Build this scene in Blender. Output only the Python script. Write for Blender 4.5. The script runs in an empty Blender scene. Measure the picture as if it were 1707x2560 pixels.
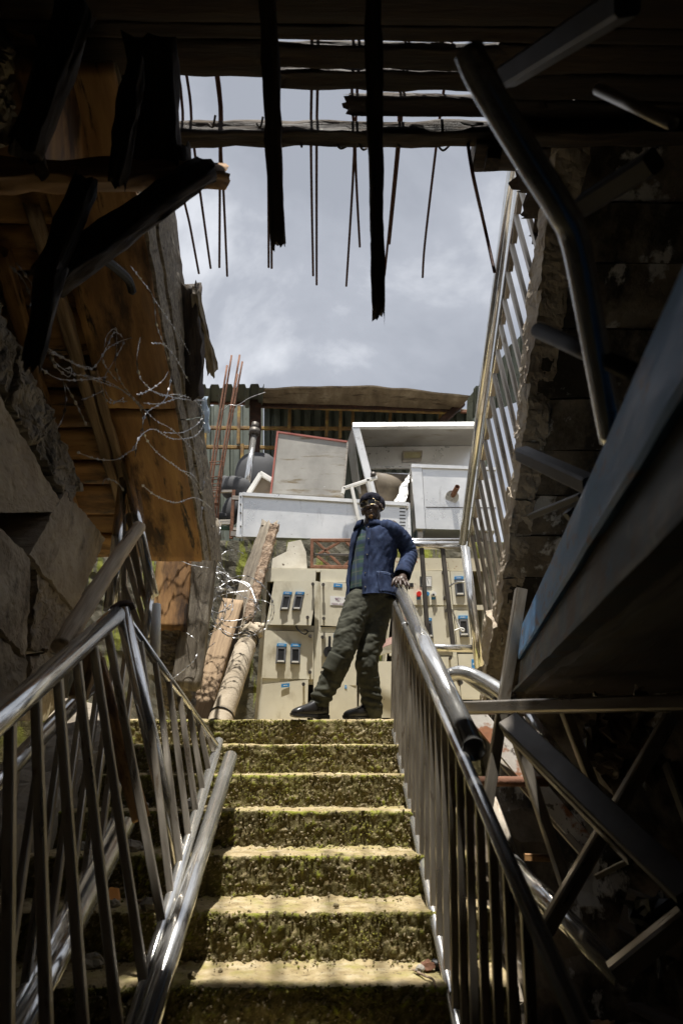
import bpy, bmesh, math, random
from mathutils import Vector, Matrix, noise
random.seed(11)
R = math.radians
scene = bpy.context.scene
C = scene.collection

# ------------------------------------------------------------------ camera, sky, sun, exposure
FOC, PITCH, CAMZ, YAW = 1720.87, 0.384166, 0.63085, 0.013026
cam = bpy.data.cameras.new('camera')
cam.sensor_fit = 'VERTICAL'; cam.sensor_height = 36.0; cam.lens = FOC / 2560 * 36.0
cam.clip_start = 0.03; cam.clip_end = 500
cam.dof.use_dof = True; cam.dof.focus_distance = 5.2; cam.dof.aperture_fstop = 3.2
camo = bpy.data.objects.new('camera', cam); C.objects.link(camo)
camo.location = (0, 0, CAMZ); camo.rotation_euler = (math.pi/2 + PITCH, 0, -YAW)
scene.camera = camo

LIGHT = Vector((0.03, 0.215, -1.0)).normalized()          # the way the sunlight travels
w = bpy.data.worlds.new('World'); scene.world = w; w.use_nodes = True
nt = w.node_tree; nt.nodes.clear()
N = nt.nodes.new; L = nt.links.new
out = N('ShaderNodeOutputWorld'); bg1 = N('ShaderNodeBackground'); bg2 = N('ShaderNodeBackground'); mx = N('ShaderNodeMixShader')
sky = N('ShaderNodeTexSky'); sky.sky_type = 'NISHITA'; sky.sun_disc = False
sky.sun_elevation = math.asin(-LIGHT.z); sky.sun_rotation = math.atan2(-LIGHT.x, -LIGHT.y)
bg1.inputs[1].default_value = 0.1
tc = N('ShaderNodeTexCoord'); mp = N('ShaderNodeMapping'); mp.inputs['Scale'].default_value = (1.25, 1, 1.8); mp.inputs['Location'].default_value = (.55, .2, .1)
n1 = N('ShaderNodeTexNoise'); n1.inputs['Scale'].default_value = 2.0; n1.inputs['Detail'].default_value = 7; n1.inputs['Roughness'].default_value = .56
n1.inputs['Distortion'].default_value = .3
cr = N('ShaderNodeValToRGB'); cr.color_ramp.elements[0].position = .40; cr.color_ramp.elements[0].color = (.40, .42, .465, 1)
cr.color_ramp.elements[1].position = .63; cr.color_ramp.elements[1].color = (.88, .90, .94, 1)
e = cr.color_ramp.elements.new(.51); e.color = (.49, .51, .56, 1)
L(tc.outputs['Generated'], mp.inputs[0]); L(mp.outputs[0], n1.inputs[0]); L(n1.outputs[0], cr.inputs[0])
L(sky.outputs[0], bg1.inputs[0]); L(cr.outputs[0], bg2.inputs[0]); bg2.inputs[1].default_value = .65
mx.inputs[0].default_value = .9
L(bg1.outputs[0], mx.inputs[1]); L(bg2.outputs[0], mx.inputs[2]); L(mx.outputs[0], out.inputs[0])
sun = bpy.data.lights.new('sun', 'SUN'); sun.energy = 5.0; sun.angle = R(1.1); sun.color = (1, .955, .88)
suno = bpy.data.objects.new('sun', sun); C.objects.link(suno)
suno.rotation_euler = LIGHT.to_track_quat('-Z', 'Y').to_euler(); suno.location = (-3, -3, 14)
scene.view_settings.view_transform = 'Standard'; scene.view_settings.look = 'None'
scene.view_settings.exposure = 0.72; scene.view_settings.gamma = 1; scene.view_settings.use_curve_mapping = False
scene.render.engine = 'CYCLES'
scene.cycles.use_denoising = True
scene.cycles.max_bounces = 8; scene.cycles.diffuse_bounces = 5; scene.cycles.glossy_bounces = 4
scene.cycles.sample_clamp_indirect = 6
try: scene.cycles.use_adaptive_sampling = True; scene.cycles.adaptive_threshold = .02
except Exception: pass

# ------------------------------------------------------------------ from a place in the photograph to a point at a known depth
ZONE = {'d': (0, 0, 1.08865), 'cab': (600, 1330, .41454), 'cl': (600, 1400, .17857), 'crt': (980, 1350, .17008), 'man': (680, 1210, .26792),
        'mu': (840, 1210, .14031), 'ul': (0, 100, .35714), 'wi': (380, 1300, .22107), 'eq': (500, 900, .47832), 'el': (500, 860, .22109),
        'l3': (0, 640, .40816), 'l4': (0, 1240, .44643), 'l5': (0, 1860, .44643), 'r3': (1107, 400, .38265), 'r4': (1107, 1000, .38265),
        'r5': (1007, 1650, .44643), 'st': (400, 1780, .5102), 't1': (0, 0, .54464), 't2': (854, 0, .54401), 's': (0, 0, 1)}
EYE = Vector((0, 0, CAMZ))
def ray(zn, x, y):
    a, b, s = ZONE[zn]; px, py = a + x*s, b + y*s
    x = (px - 853.5)/FOC; u = (1280 - py)/FOC
    yy = math.cos(PITCH) - u*math.sin(PITCH); zz = math.sin(PITCH) + u*math.cos(PITCH)
    return Vector((x*math.cos(YAW) + yy*math.sin(YAW), -x*math.sin(YAW) + yy*math.cos(YAW), zz))
def PY(zn, x, y, Y): d = ray(zn, x, y); return EYE + d*(Y/d.y)
def PX(zn, x, y, X): d = ray(zn, x, y); return EYE + d*(X/d.x)
def PZ(zn, x, y, Z): d = ray(zn, x, y); return EYE + d*((Z - CAMZ)/d.z)
def PD(zn, x, y, D): return EYE + ray(zn, x, y)*D

# ------------------------------------------------------------------ materials
MATS = {}
def M(name, cols, scale=4.0, stretch=(1, 1, 1), rough=(.55, .75), metal=0.0, bump=.15, bscale=None, spots=(), rnd=.12, detail=6, spec=.5, bdist=.01, bdetail=6):
    if name in MATS: return MATS[name]
    m = bpy.data.materials.new(name); m.use_nodes = True; MATS[name] = m
    t = m.node_tree; nd = t.nodes.new; ln = t.links.new
    b = t.nodes['Principled BSDF']; b.inputs['Metallic'].default_value = metal
    b.inputs['Specular IOR Level'].default_value = spec
    co = nd('ShaderNodeTexCoord'); oi = nd('ShaderNodeObjectInfo')
    def mapped(st):
        mpn = nd('ShaderNodeMapping'); mpn.inputs['Scale'].default_value = st
        ln(co.outputs['Object'], mpn.inputs[0])
        ad = nd('ShaderNodeVectorMath'); ad.operation = 'MULTIPLY_ADD'
        cb = nd('ShaderNodeCombineXYZ')
        for i in range(3): ln(oi.outputs['Random'], cb.inputs[i])
        ln(cb.outputs[0], ad.inputs[0]); ad.inputs[1].default_value = (7.3, 3.1, 5.7); ln(mpn.outputs[0], ad.inputs[2])
        return ad.outputs[0]
    v = mapped(stretch)
    n = nd('ShaderNodeTexNoise'); n.inputs['Scale'].default_value = scale; n.inputs['Detail'].default_value = detail; n.inputs['Roughness'].default_value = .62
    ln(v, n.inputs[0])
    rp = nd('ShaderNodeValToRGB'); el = rp.color_ramp.elements
    for i, (p, c) in enumerate(cols):
        x = el[i] if i < 2 else el.new(p)
        x.position = p; x.color = (*c, 1)
    ln(n.outputs[0], rp.inputs[0]); col = rp.outputs[0]
    for (c, sc, lo, hi, st) in spots:
        s = nd('ShaderNodeTexNoise'); s.inputs['Scale'].default_value = sc; s.inputs['Detail'].default_value = 7; s.inputs['Roughness'].default_value = .65
        ln(mapped(st), s.inputs[0])
        r2 = nd('ShaderNodeMapRange'); r2.inputs[1].default_value = lo; r2.inputs[2].default_value = hi; ln(s.outputs[0], r2.inputs[0])
        mm = nd('ShaderNodeMix'); mm.data_type = 'RGBA'; ln(r2.outputs[0], mm.inputs[0]); ln(col, mm.inputs[6]); mm.inputs[7].default_value = (*c, 1)
        col = mm.outputs[2]
    if rnd:
        hs = nd('ShaderNodeHueSaturation'); mr = nd('ShaderNodeMapRange'); mr.inputs[3].default_value = 1 - rnd; mr.inputs[4].default_value = 1 + rnd
        ln(oi.outputs['Random'], mr.inputs[0]); ln(mr.outputs[0], hs.inputs['Value']); ln(col, hs.inputs['Color']); col = hs.outputs[0]
    ln(col, b.inputs['Base Color'])
    rr = nd('ShaderNodeMapRange'); rr.inputs[1].default_value = .35; rr.inputs[2].default_value = .65
    rr.inputs[3].default_value = rough[0]; rr.inputs[4].default_value = rough[1]
    ln(n.outputs[0], rr.inputs[0]); ln(rr.outputs[0], b.inputs['Roughness'])
    if bump:
        bn = nd('ShaderNodeTexNoise'); bn.inputs['Scale'].default_value = bscale or scale*4; bn.inputs['Detail'].default_value = bdetail; bn.inputs['Roughness'].default_value = .65
        ln(v, bn.inputs[0])
        bp = nd('ShaderNodeBump'); bp.inputs['Strength'].default_value = bump; bp.inputs['Distance'].default_value = bdist
        ln(bn.outputs[0], bp.inputs['Height']); ln(bp.outputs[0], b.inputs['Normal'])
    return m

def moss_material():
    m = bpy.data.materials.new('mossy_concrete'); m.use_nodes = True
    t = m.node_tree; nd = t.nodes.new; ln = t.links.new; b = t.nodes['Principled BSDF']
    co = nd('ShaderNodeTexCoord'); ge = nd('ShaderNodeNewGeometry'); sp = nd('ShaderNodeSeparateXYZ'); ln(ge.outputs['True Normal'], sp.inputs[0])
    def nz(sc, det=7, ro=.62, st=(1, 1, 1)):
        mpn = nd('ShaderNodeMapping'); mpn.inputs['Scale'].default_value = st; ln(co.outputs['Object'], mpn.inputs[0])
        n = nd('ShaderNodeTexNoise'); n.inputs['Scale'].default_value = sc; n.inputs['Detail'].default_value = det; n.inputs['Roughness'].default_value = ro
        ln(mpn.outputs[0], n.inputs[0]); return n.outputs[0]
    def ramp(s, *els):
        r = nd('ShaderNodeValToRGB'); e = r.color_ramp.elements
        for i, (p, c) in enumerate(els):
            x = e[i] if i < 2 else e.new(p)
            x.position = p; x.color = (*c, 1)
        ln(s, r.inputs[0]); return r.outputs[0]
    def rng(s, a, c, lo=0, hi=1):
        r = nd('ShaderNodeMapRange'); r.inputs[1].default_value = a; r.inputs[2].default_value = c; r.inputs[3].default_value = lo; r.inputs[4].default_value = hi
        ln(s, r.inputs[0]); return r.outputs[0]
    def mix(f, a, c):
        x = nd('ShaderNodeMix'); x.data_type = 'RGBA'; ln(f, x.inputs[0]); ln(a, x.inputs[6])
        if isinstance(c, tuple): x.inputs[7].default_value = (*c, 1)
        else: ln(c, x.inputs[7])
        return x.outputs[2]
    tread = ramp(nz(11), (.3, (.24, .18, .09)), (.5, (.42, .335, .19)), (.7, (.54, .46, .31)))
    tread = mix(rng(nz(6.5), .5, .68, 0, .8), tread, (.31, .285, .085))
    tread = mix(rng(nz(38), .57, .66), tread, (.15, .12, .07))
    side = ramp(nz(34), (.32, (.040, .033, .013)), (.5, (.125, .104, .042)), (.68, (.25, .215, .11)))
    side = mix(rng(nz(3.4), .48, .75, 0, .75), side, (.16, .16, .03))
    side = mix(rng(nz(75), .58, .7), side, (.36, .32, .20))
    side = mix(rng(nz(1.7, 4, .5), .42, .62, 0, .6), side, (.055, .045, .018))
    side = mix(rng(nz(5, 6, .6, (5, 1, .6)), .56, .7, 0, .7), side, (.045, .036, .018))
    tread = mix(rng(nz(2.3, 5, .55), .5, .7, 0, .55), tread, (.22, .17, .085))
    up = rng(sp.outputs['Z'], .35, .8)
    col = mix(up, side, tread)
    # bright moss where the slope turns over the edge of each step
    lip = nd('ShaderNodeMath'); lip.operation = 'MULTIPLY'
    ln(rng(ge.outputs['Pointiness'], .505, .56), lip.inputs[0]); ln(rng(nz(7), .46, .6), lip.inputs[1])
    col = mix(lip.outputs[0], col, (.25, .27, .035))
    ln(col, b.inputs['Base Color']); b.inputs['Roughness'].default_value = .92; b.inputs['Specular IOR Level'].default_value = .2
    bp = nd('ShaderNodeBump'); bp.inputs['Strength'].default_value = .9; bp.inputs['Distance'].default_value = .012
    ln(nz(70, 8, .7), bp.inputs['Height']); ln(bp.outputs[0], b.inputs['Normal'])
    return m
MOSS = moss_material()

CONC = M('old_concrete', [(.3, (.15, .125, .095)), (.55, (.27, .235, .185)), (.75, (.37, .33, .265))], scale=6, bump=.6, bscale=40,
         spots=[((.05, .042, .03), 2.2, .52, .66, (1, 1, 1)), ((.33, .31, .27), 9, .62, .7, (1, 1, 1))], rough=(.85, .95))
SOFF = M('stained_soffit', [(.3, (.12, .095, .065)), (.55, (.25, .20, .14)), (.75, (.36, .30, .22))], scale=5, stretch=(1, 1.4, 1), bump=.5, bscale=45,
         spots=[((.04, .032, .022), 2.0, .44, .56, (1.3, .7, 1)), ((.66, .63, .57), 2.6, .555, .60, (1.5, 1.3, 1.0))], rough=(.85, .95))
PLASTER = M('weathered_plaster', [(.3, (.27, .215, .16)), (.55, (.42, .355, .27)), (.75, (.51, .445, .35))], scale=4, bump=.6, bscale=34,
            spots=[((.06, .05, .038), 3, .55, .68, (1, 1, .5))], rough=(.85, .95))
MOSSWALL = M('mossy_wall', [(.3, (.035, .033, .02)), (.55, (.12, .11, .08)), (.75, (.24, .22, .17))], scale=9, bump=.8, bscale=50,
             spots=[((.19, .21, .02), 3.2, .53, .6, (2.2, 1, .35))], rough=(.85, .95))
WOODD = M('charred_timber', [(.3, (.018, .013, .010)), (.55, (.060, .042, .028)), (.75, (.13, .09, .056))], scale=3, stretch=(1.0, 16, 16), bump=.7, bscale=9, rough=(.7, .9))
WOODC = M('ceiling_timber', [(.3, (.018, .012, .009)), (.55, (.045, .030, .020)), (.75, (.09, .062, .038))], scale=2.5, stretch=(.8, 9, 9), bump=.6, bscale=9, rough=(.7, .9))
WOODO = M('stained_plywood', [(.28, (.11, .056, .022)), (.5, (.32, .17, .062)), (.72, (.52, .32, .13))], scale=1.6, stretch=(.8, 4.5, 4.5), bump=.3, bscale=10,
          spots=[((.06, .03, .013), 2.2, .5, .62, (.7, 2.2, 2)), ((.022, .014, .009), 3.4, .6, .66, (.6, 3, 3))], rough=(.55, .8), rnd=.3)
WOODG = M('weathered_timber', [(.3, (.10, .08, .058)), (.55, (.25, .215, .165)), (.75, (.40, .36, .29))], scale=2.6, stretch=(.9, 14, 14), bump=.7, bscale=10,
          spots=[((.05, .038, .026), 3, .57, .66, (.6, 6, 6))], rough=(.8, .95))
WOODP = M('raw_plank', [(.3, (.20, .13, .075)), (.55, (.36, .255, .155)), (.75, (.48, .37, .25))], scale=2.6, stretch=(.9, 14, 14), bump=.5, bscale=10, rough=(.75, .9),
          spots=[((.12, .08, .05), 3, .58, .68, (.6, 6, 6))])
ROT = M('rotten_bark', [(.3, (.10, .06, .035)), (.55, (.36, .26, .18)), (.72, (.62, .52, .42))], scale=26, bump=1, bscale=60, rough=(.9, .98), bdist=.02)
LOGW = M('peeled_log', [(.3, (.30, .22, .14)), (.55, (.58, .47, .34)), (.75, (.74, .64, .49))], scale=2.4, stretch=(.9, 12, 12), bump=.6, bscale=8,
         spots=[((.07, .045, .03), 3, .6, .68, (1, 6, 6))], rough=(.7, .9))
CHROME = M('polished_steel', [(.35, (.70, .69, .66)), (.65, (.88, .875, .855))], scale=3, stretch=(.7, 3, 3), rough=(.07, .22), metal=.84, bump=.05, bscale=22,
           spots=[((.42, .39, .34), 16, .62, .75, (.4, 2, 2)), ((.22, .17, .12), 8, .63, .72, (.8, 1.5, 1.5)), ((.30, .28, .25), 60, .6, .68, (.25, 2, 2))], rnd=.05)
STEELSQ = M('brushed_steel_bar', [(.3, (.27, .235, .19)), (.6, (.44, .395, .33)), (.8, (.56, .51, .44))], scale=4, stretch=(.8, 5, 5), rough=(.26, .42), metal=.78, bump=.05, bscale=30,
            spots=[((.17, .12, .075), 9, .6, .7, (.6, 2, 2))], rnd=.14)
DARKSQ = M('grey_painted_bar', [(.3, (.045, .038, .032)), (.7, (.10, .088, .075))], scale=6, rough=(.4, .6), metal=.4, bump=.1)
SHEET = M('stainless_sheet', [(.3, (.66, .655, .635)), (.55, (.80, .795, .775)), (.75, (.86, .855, .84))], scale=2.2, rough=(.24, .40), metal=.6, bump=.10, bscale=5, bdist=.02,
          spots=[((.38, .36, .33), 20, .64, .72, (1, 1, 1)), ((.33, .31, .29), 3, .62, .76, (2, 2, .5))], rnd=.04)
GREYPAN = M('dull_grey_sheet', [(.3, (.24, .225, .20)), (.6, (.36, .345, .31)), (.8, (.43, .42, .39))], scale=2.4, rough=(.4, .6), metal=.35, bump=.15, bscale=5,
            spots=[((.17, .13, .07), 5, .56, .68, (.5, 1, 3)), ((.55, .54, .52), 30, .68, .74, (1, 1, 1))], rnd=.03)
RUST = M('rusty_steel', [(.3, (.085, .04, .022)), (.55, (.21, .10, .06)), (.75, (.33, .18, .12))], scale=12, rough=(.7, .9), metal=.3, bump=.4, bscale=60)
DKRUST = M('dark_rusted_steel', [(.3, (.018, .012, .010)), (.55, (.06, .033, .024)), (.75, (.15, .075, .05))], scale=14, rough=(.6, .85), metal=.4, bump=.4, bscale=60)
REBAR = M('reinforcing_bar', [(.3, (.05, .024, .018)), (.6, (.13, .065, .05)), (.8, (.20, .115, .095))], scale=20, rough=(.6, .8), metal=.4, bump=.5, bscale=90)
YRUST = M('rusted_yellow_angle', [(.3, (.12, .07, .04)), (.55, (.30, .19, .07)), (.72, (.46, .38, .10))], scale=9, rough=(.6, .85), metal=.3, bump=.3)
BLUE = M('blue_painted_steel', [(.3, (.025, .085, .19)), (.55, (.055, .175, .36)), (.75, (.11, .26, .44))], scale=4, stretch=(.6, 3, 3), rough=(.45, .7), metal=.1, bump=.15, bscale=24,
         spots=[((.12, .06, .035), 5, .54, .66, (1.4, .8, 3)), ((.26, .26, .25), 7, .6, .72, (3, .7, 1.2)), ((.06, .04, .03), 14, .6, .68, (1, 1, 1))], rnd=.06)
BLUEDK = M('shaded_rusty_blue_steel', [(.3, (.012, .018, .026)), (.55, (.032, .044, .06)), (.75, (.06, .085, .11))], scale=4, stretch=(.6, 3, 3), rough=(.55, .75), metal=.1, bump=.2, bscale=24,
         spots=[((.06, .034, .022), 4, .46, .6, (1.4, .8, 2)), ((.03, .12, .24), 3, .6, .72, (1, 1, 2)), ((.10, .095, .085), 9, .6, .7, (3, .7, 1.2))], rnd=.06)  # dark copy of the blue paint: shade painted in, rust spots over it
BEIGE = M('beige_enamel', [(.3, (.55, .51, .395)), (.55, (.655, .615, .485)), (.75, (.70, .66, .54))], scale=2.6, rough=(.38, .55), bump=.06, bscale=10,
          spots=[((.34, .29, .19), 4, .56, .74, (1, 1, .5)), ((.22, .10, .04), 34, .685, .72, (1, 1, .6))], rnd=.06)
BEIGERUST = M('rust_spotted_enamel', [(.3, (.46, .41, .29)), (.6, (.56, .51, .38))], scale=3, rough=(.45, .6), bump=.1, bscale=20,
          spots=[((.24, .095, .035), 22, .585, .635, (1, 1, 1))], rnd=.05)
BLACKIN = M('dark_interior', [(.3, (.012, .011, .010)), (.7, (.03, .028, .025))], rough=(.7, .9), bump=0)
GREYPL = M('grey_plastic', [(.3, (.11, .115, .125)), (.7, (.17, .175, .185))], rough=(.35, .5), bump=.03)
BLACKPL = M('black_plastic', [(.3, (.012, .012, .013)), (.7, (.03, .03, .031))], rough=(.3, .5), bump=.03)
LBLUE = M('blue_label', [(.3, (.035, .20, .46)), (.7, (.06, .27, .55))], rough=(.3, .45), bump=0)
WHITE = M('white_paint', [(.3, (.62, .61, .57)), (.7, (.80, .79, .75))], rough=(.4, .6), bump=.05)
PAPER = M('white_paper', [(.3, (.72, .71, .68)), (.7, (.82, .81, .79))], rough=(.8, .9), bump=.05)
INK = M('purple_ink', [(.3, (.16, .07, .15)), (.7, (.25, .10, .20))], rough=(.8, .9), bump=0)
REDP = M('red_plastic', [(.3, (.55, .02, .015)), (.7, (.68, .035, .025))], rough=(.25, .35), bump=0)
REDEDGE = M('red_painted_edge', [(.3, (.26, .06, .045)), (.7, (.40, .13, .095))], rough=(.5, .7), bump=.1)
CHIPB = M('peeling_white_board', [(.3, (.50, .46, .38)), (.55, (.66, .63, .55)), (.75, (.74, .71, .64))], scale=5, bump=.2,
          spots=[((.10, .07, .045), 18, .62, .66, (1, 1, 1))], rough=(.7, .9))
CORR = M('green_grey_roof_sheet', [(.3, (.075, .088, .072)), (.55, (.13, .148, .122)), (.75, (.18, .20, .165))], scale=3, stretch=(3, .6, 1), rough=(.45, .65), metal=.3, bump=.1,
         spots=[((.08, .07, .045), 6, .58, .68, (1, 1, 1))])
EAVE = M('brown_eave_board', [(.3, (.11, .08, .05)), (.55, (.21, .165, .105)), (.75, (.34, .29, .21))], scale=3, stretch=(2.4, .7, 1), rough=(.7, .9), bump=.2,
         spots=[((.07, .045, .025), 4, .55, .66, (1, 2, 1))])
BURLAP = M('dirty_canvas', [(.3, (.30, .24, .165)), (.55, (.45, .38, .285)), (.75, (.54, .47, .37))], scale=5, bump=.5, bscale=60,
           spots=[((.55, .22, .09), 2.3, .665, .71, (2, 2, .7)), ((.10, .075, .05), 6, .62, .7, (1, 1, .4))], rough=(.85, .95))
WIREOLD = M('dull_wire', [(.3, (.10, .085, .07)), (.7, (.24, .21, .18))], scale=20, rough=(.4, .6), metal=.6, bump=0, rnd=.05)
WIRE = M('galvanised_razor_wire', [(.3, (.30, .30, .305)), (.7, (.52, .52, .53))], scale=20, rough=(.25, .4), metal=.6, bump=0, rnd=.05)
PLBAG = M('grimy_plastic_film', [(.3, (.12, .09, .065)), (.7, (.26, .21, .165))], scale=4, rough=(.2, .4), bump=.3)
TARP = M('dark_grey_moulded_plastic', [(.3, (.045, .046, .05)), (.7, (.08, .082, .088))], scale=5, rough=(.75, .9), bump=.05)
PALEBLUE = M('pale_blue_rag', [(.3, (.24, .32, .42)), (.7, (.40, .48, .56))], scale=9, rough=(.8, .9), bump=.2)
ORANGE = M('orange_plastic', [(.3, (.60, .21, .02)), (.7, (.75, .30, .04))], rough=(.4, .6), bump=.1)
DIRT = M('dark_earth', [(.3, (.05, .04, .03)), (.55, (.12, .10, .073)), (.75, (.20, .17, .13))], scale=5, bump=.8, bscale=30, rough=(.9, .98))
STONE = M('grey_rubble', [(.3, (.14, .13, .11)), (.6, (.30, .28, .245)), (.8, (.42, .40, .36))], scale=12, bump=.5, rough=(.85, .95), rnd=.3)

# ------------------------------------------------------------------ objects
WM = {}
def link(o, parent=None, mw=None):
    C.objects.link(o); mw = mw or Matrix.Identity(4)
    WM[o.name] = mw
    if parent is not None:
        o.parent = parent; o.matrix_parent_inverse = WM[parent.name].inverted(); o.matrix_basis = mw
    else: o.matrix_basis = mw
    return o
def thing(name, label, cat, loc=(0, 0, 0), group=None):
    o = bpy.data.objects.new(name, None); o.empty_display_size = .1
    link(o, None, Matrix.Translation(Vector(loc)))
    return tag(o, label, cat, group)
def tag(o, label=None, cat=None, group=None, kind=None):
    if label: o['label'] = label
    if cat: o['category'] = cat
    if group: o['group'] = group
    if kind: o['kind'] = kind
    return o
def mk(name, vf, mat, parent=None, mw=None, smooth=False):
    me = bpy.data.meshes.new(name); me.from_pydata([tuple(v) for v in vf[0]], [], vf[1]); me.validate(); me.update()
    if smooth:
        for p in me.polygons: p.use_smooth = True
    me.materials.append(mat)
    return link(bpy.data.objects.new(name, me), parent, mw)
def join(*vfs):
    V, F = [], []
    for v, f in vfs:
        o = len(V); V += list(v); F += [tuple(i + o for i in q) for q in f]
    return V, F
def sweep(pts, rad, seg=14, cap=True, prof=None, up=None, closed=False):
    """a tube along pts; rad a number or one per point; prof = list of 2D offsets instead of a circle"""
    pts = [Vector(p) for p in pts]; n = len(pts)
    if not hasattr(rad, '__len__'): rad = [rad]*n
    if prof is None: prof = [(math.cos(2*math.pi*i/seg), math.sin(2*math.pi*i/seg)) for i in range(seg)]
    m = len(prof); V, F = [], []
    u = None
    for i in range(n):
        a = pts[(i - 1) % n] if closed else pts[max(i - 1, 0)]
        b = pts[(i + 1) % n] if closed else pts[min(i + 1, n - 1)]
        t = (b - a).normalized()
        if u is None:
            ref = Vector(up) if up else (Vector((0, 0, 1)) if abs(t.z) < .9 else Vector((0, 1, 0)))
            u = (ref - t*ref.dot(t)).normalized()
        else: u = (u - t*u.dot(t)).normalized()
        s = t.cross(u)
        for (p, q) in prof: V.append(pts[i] + (s*p + u*q)*rad[i])
    for i in range(n if closed else n - 1):
        for j in range(m):
            a = i*m + j; b = i*m + (j + 1) % m; c = ((i + 1) % n)*m + (j + 1) % m; d = ((i + 1) % n)*m + j
            F.append((a, d, c, b))
    if cap and not closed:
        F.append(tuple(range(m))); F.append(tuple(reversed(range((n - 1)*m, n*m))))
    return V, F
def frame(p, q, up=(0, 0, 1)):
    p, q = Vector(p), Vector(q); x = (q - p).normalized(); u = Vector(up)
    if abs(x.dot(u)) > .97: u = Vector((0, 1, 0))
    y = u.cross(x).normalized(); z = x.cross(y)
    return Matrix(((x.x, y.x, z.x, p.x), (x.y, y.y, z.y, p.y), (x.z, y.z, z.z, p.z), (0, 0, 0, 1))), (q - p).length
def barvf(Ln, wd, ht, ch=None):
    c = min(wd, ht)*.14 if ch is None else ch; a, b = wd/2, ht/2
    pr = [(a - c, -b), (a, -b + c), (a, b - c), (a - c, b), (-a + c, b), (-a, b - c), (-a, -b + c), (-a + c, -b)]
    V = [Vector((x, y, z)) for x in (0, Ln) for y, z in pr]
    F = [(j, (j + 1) % 8, 8 + (j + 1) % 8, 8 + j) for j in range(8)] + [tuple(reversed(range(8))), tuple(range(8, 16))]
    return V, F
def bar(name, p, q, wd, ht, mat, parent=None, up=(0, 0, 1), ch=None):
    mw, Ln = frame(p, q, up)
    return mk(name, barvf(Ln, wd, ht, ch), mat, parent, mw)
def timber(name, p, q, wd, ht, mat, parent=None, up=(0, 0, 1), amp=.012, ragged=.0, taper=1.0, n=None, freq=5.0):
    """a rough-sawn or broken piece of wood: long in local X, edges uneven, ends splintered by `ragged` metres"""
    mw, Ln = frame(p, q, up); n = n or max(6, min(60, int(Ln/.05))); k = 5
    V, F = [], []
    per = []
    for s in range(4):
        for i in range(k):
            t = i/k*2 - 1
            per.append([(t, -1), (1, t), (-t, 1), (-1, -t)][s])
    m = len(per); sd = random.random()*50
    for i in range(n + 1):
        f = i/n; sc = 1 + (taper - 1)*f
        for j, (a, b) in enumerate(per):
            x = f*Ln
            if i == n: x += ragged*noise.noise(Vector((a*3 + sd, b*3, 1.7)))*1.6
            if i == 0: x -= ragged*noise.noise(Vector((a*3 + sd, b*3, 9.7)))*1.6
            d = noise.noise_vector(Vector((x*freq + sd, a*1.2, b*1.2)))*amp
            d += noise.noise_vector(Vector((x*freq*3.5 + sd, a*3, b*3)))*amp*.5
            V.append(Vector((x, a*wd/2*sc + d.y, b*ht/2*sc + d.z)))
    for i in range(n):
        for j in range(m): F.append((i*m + j, i*m + (j + 1) % m, (i + 1)*m + (j + 1) % m, (i + 1)*m + j))
    F.append(tuple(reversed(range(m)))); F.append(tuple(range(n*m, (n + 1)*m)))
    o = mk(name, (V, F), mat, parent, mw)
    for pl in o.data.polygons: pl.use_smooth = len(pl.vertices) == 4
    return o
def pipe(name, p, q, r, mat, parent=None, seg=20, wall=None):
    mw, Ln = frame(p, q)
    if wall:      # an open, hollow end at q
        ring = lambda x, rr: [Vector((x, rr*math.cos(2*math.pi*i/seg), rr*math.sin(2*math.pi*i/seg))) for i in range(seg)]
        V = ring(0, r) + ring(Ln, r) + ring(Ln, r - wall) + ring(0, r - wall); F = []
        for k in range(4):
            for j in range(seg): F.append((k*seg + j, k*seg + (j + 1) % seg, ((k + 1) % 4)*seg + (j + 1) % seg, ((k + 1) % 4)*seg + j))
        o = mk(name, (V, F), mat, parent, mw)
    else:
        V, F = sweep([(0, 0, 0), (Ln, 0, 0)], r, seg); o = mk(name, (V, F), mat, parent, mw)
    for pl in o.data.polygons: pl.use_smooth = len(pl.vertices) == 4 and abs(pl.normal.x) < .5
    return o
def tube(name, pts, r, mat, parent=None, seg=14, sub=6, closed=False):
    """a bent tube through pts (smoothed)"""
    P = smooth_path(pts, sub, closed) if sub > 1 else pts
    return mk(name, sweep(P, r, seg, closed=closed), mat, parent, smooth=True)
def smooth_path(pts, sub=6, closed=False):
    pts = [Vector(p) for p in pts]; n = len(pts); o = []
    for i in range(n if closed else n - 1):
        g = lambda k: pts[k % n] if closed else pts[max(0, min(n - 1, k))]
        a, b, c, d = g(i - 1), g(i), g(i + 1), g(i + 2)
        for s in range(sub):
            t = s/sub
            o.append(.5*((2*b) + (c - a)*t + (2*a - 5*b + 4*c - d)*t*t + (3*b - a - 3*c + d)*t**3))
    if not closed: o.append(pts[-1])
    return o
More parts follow.
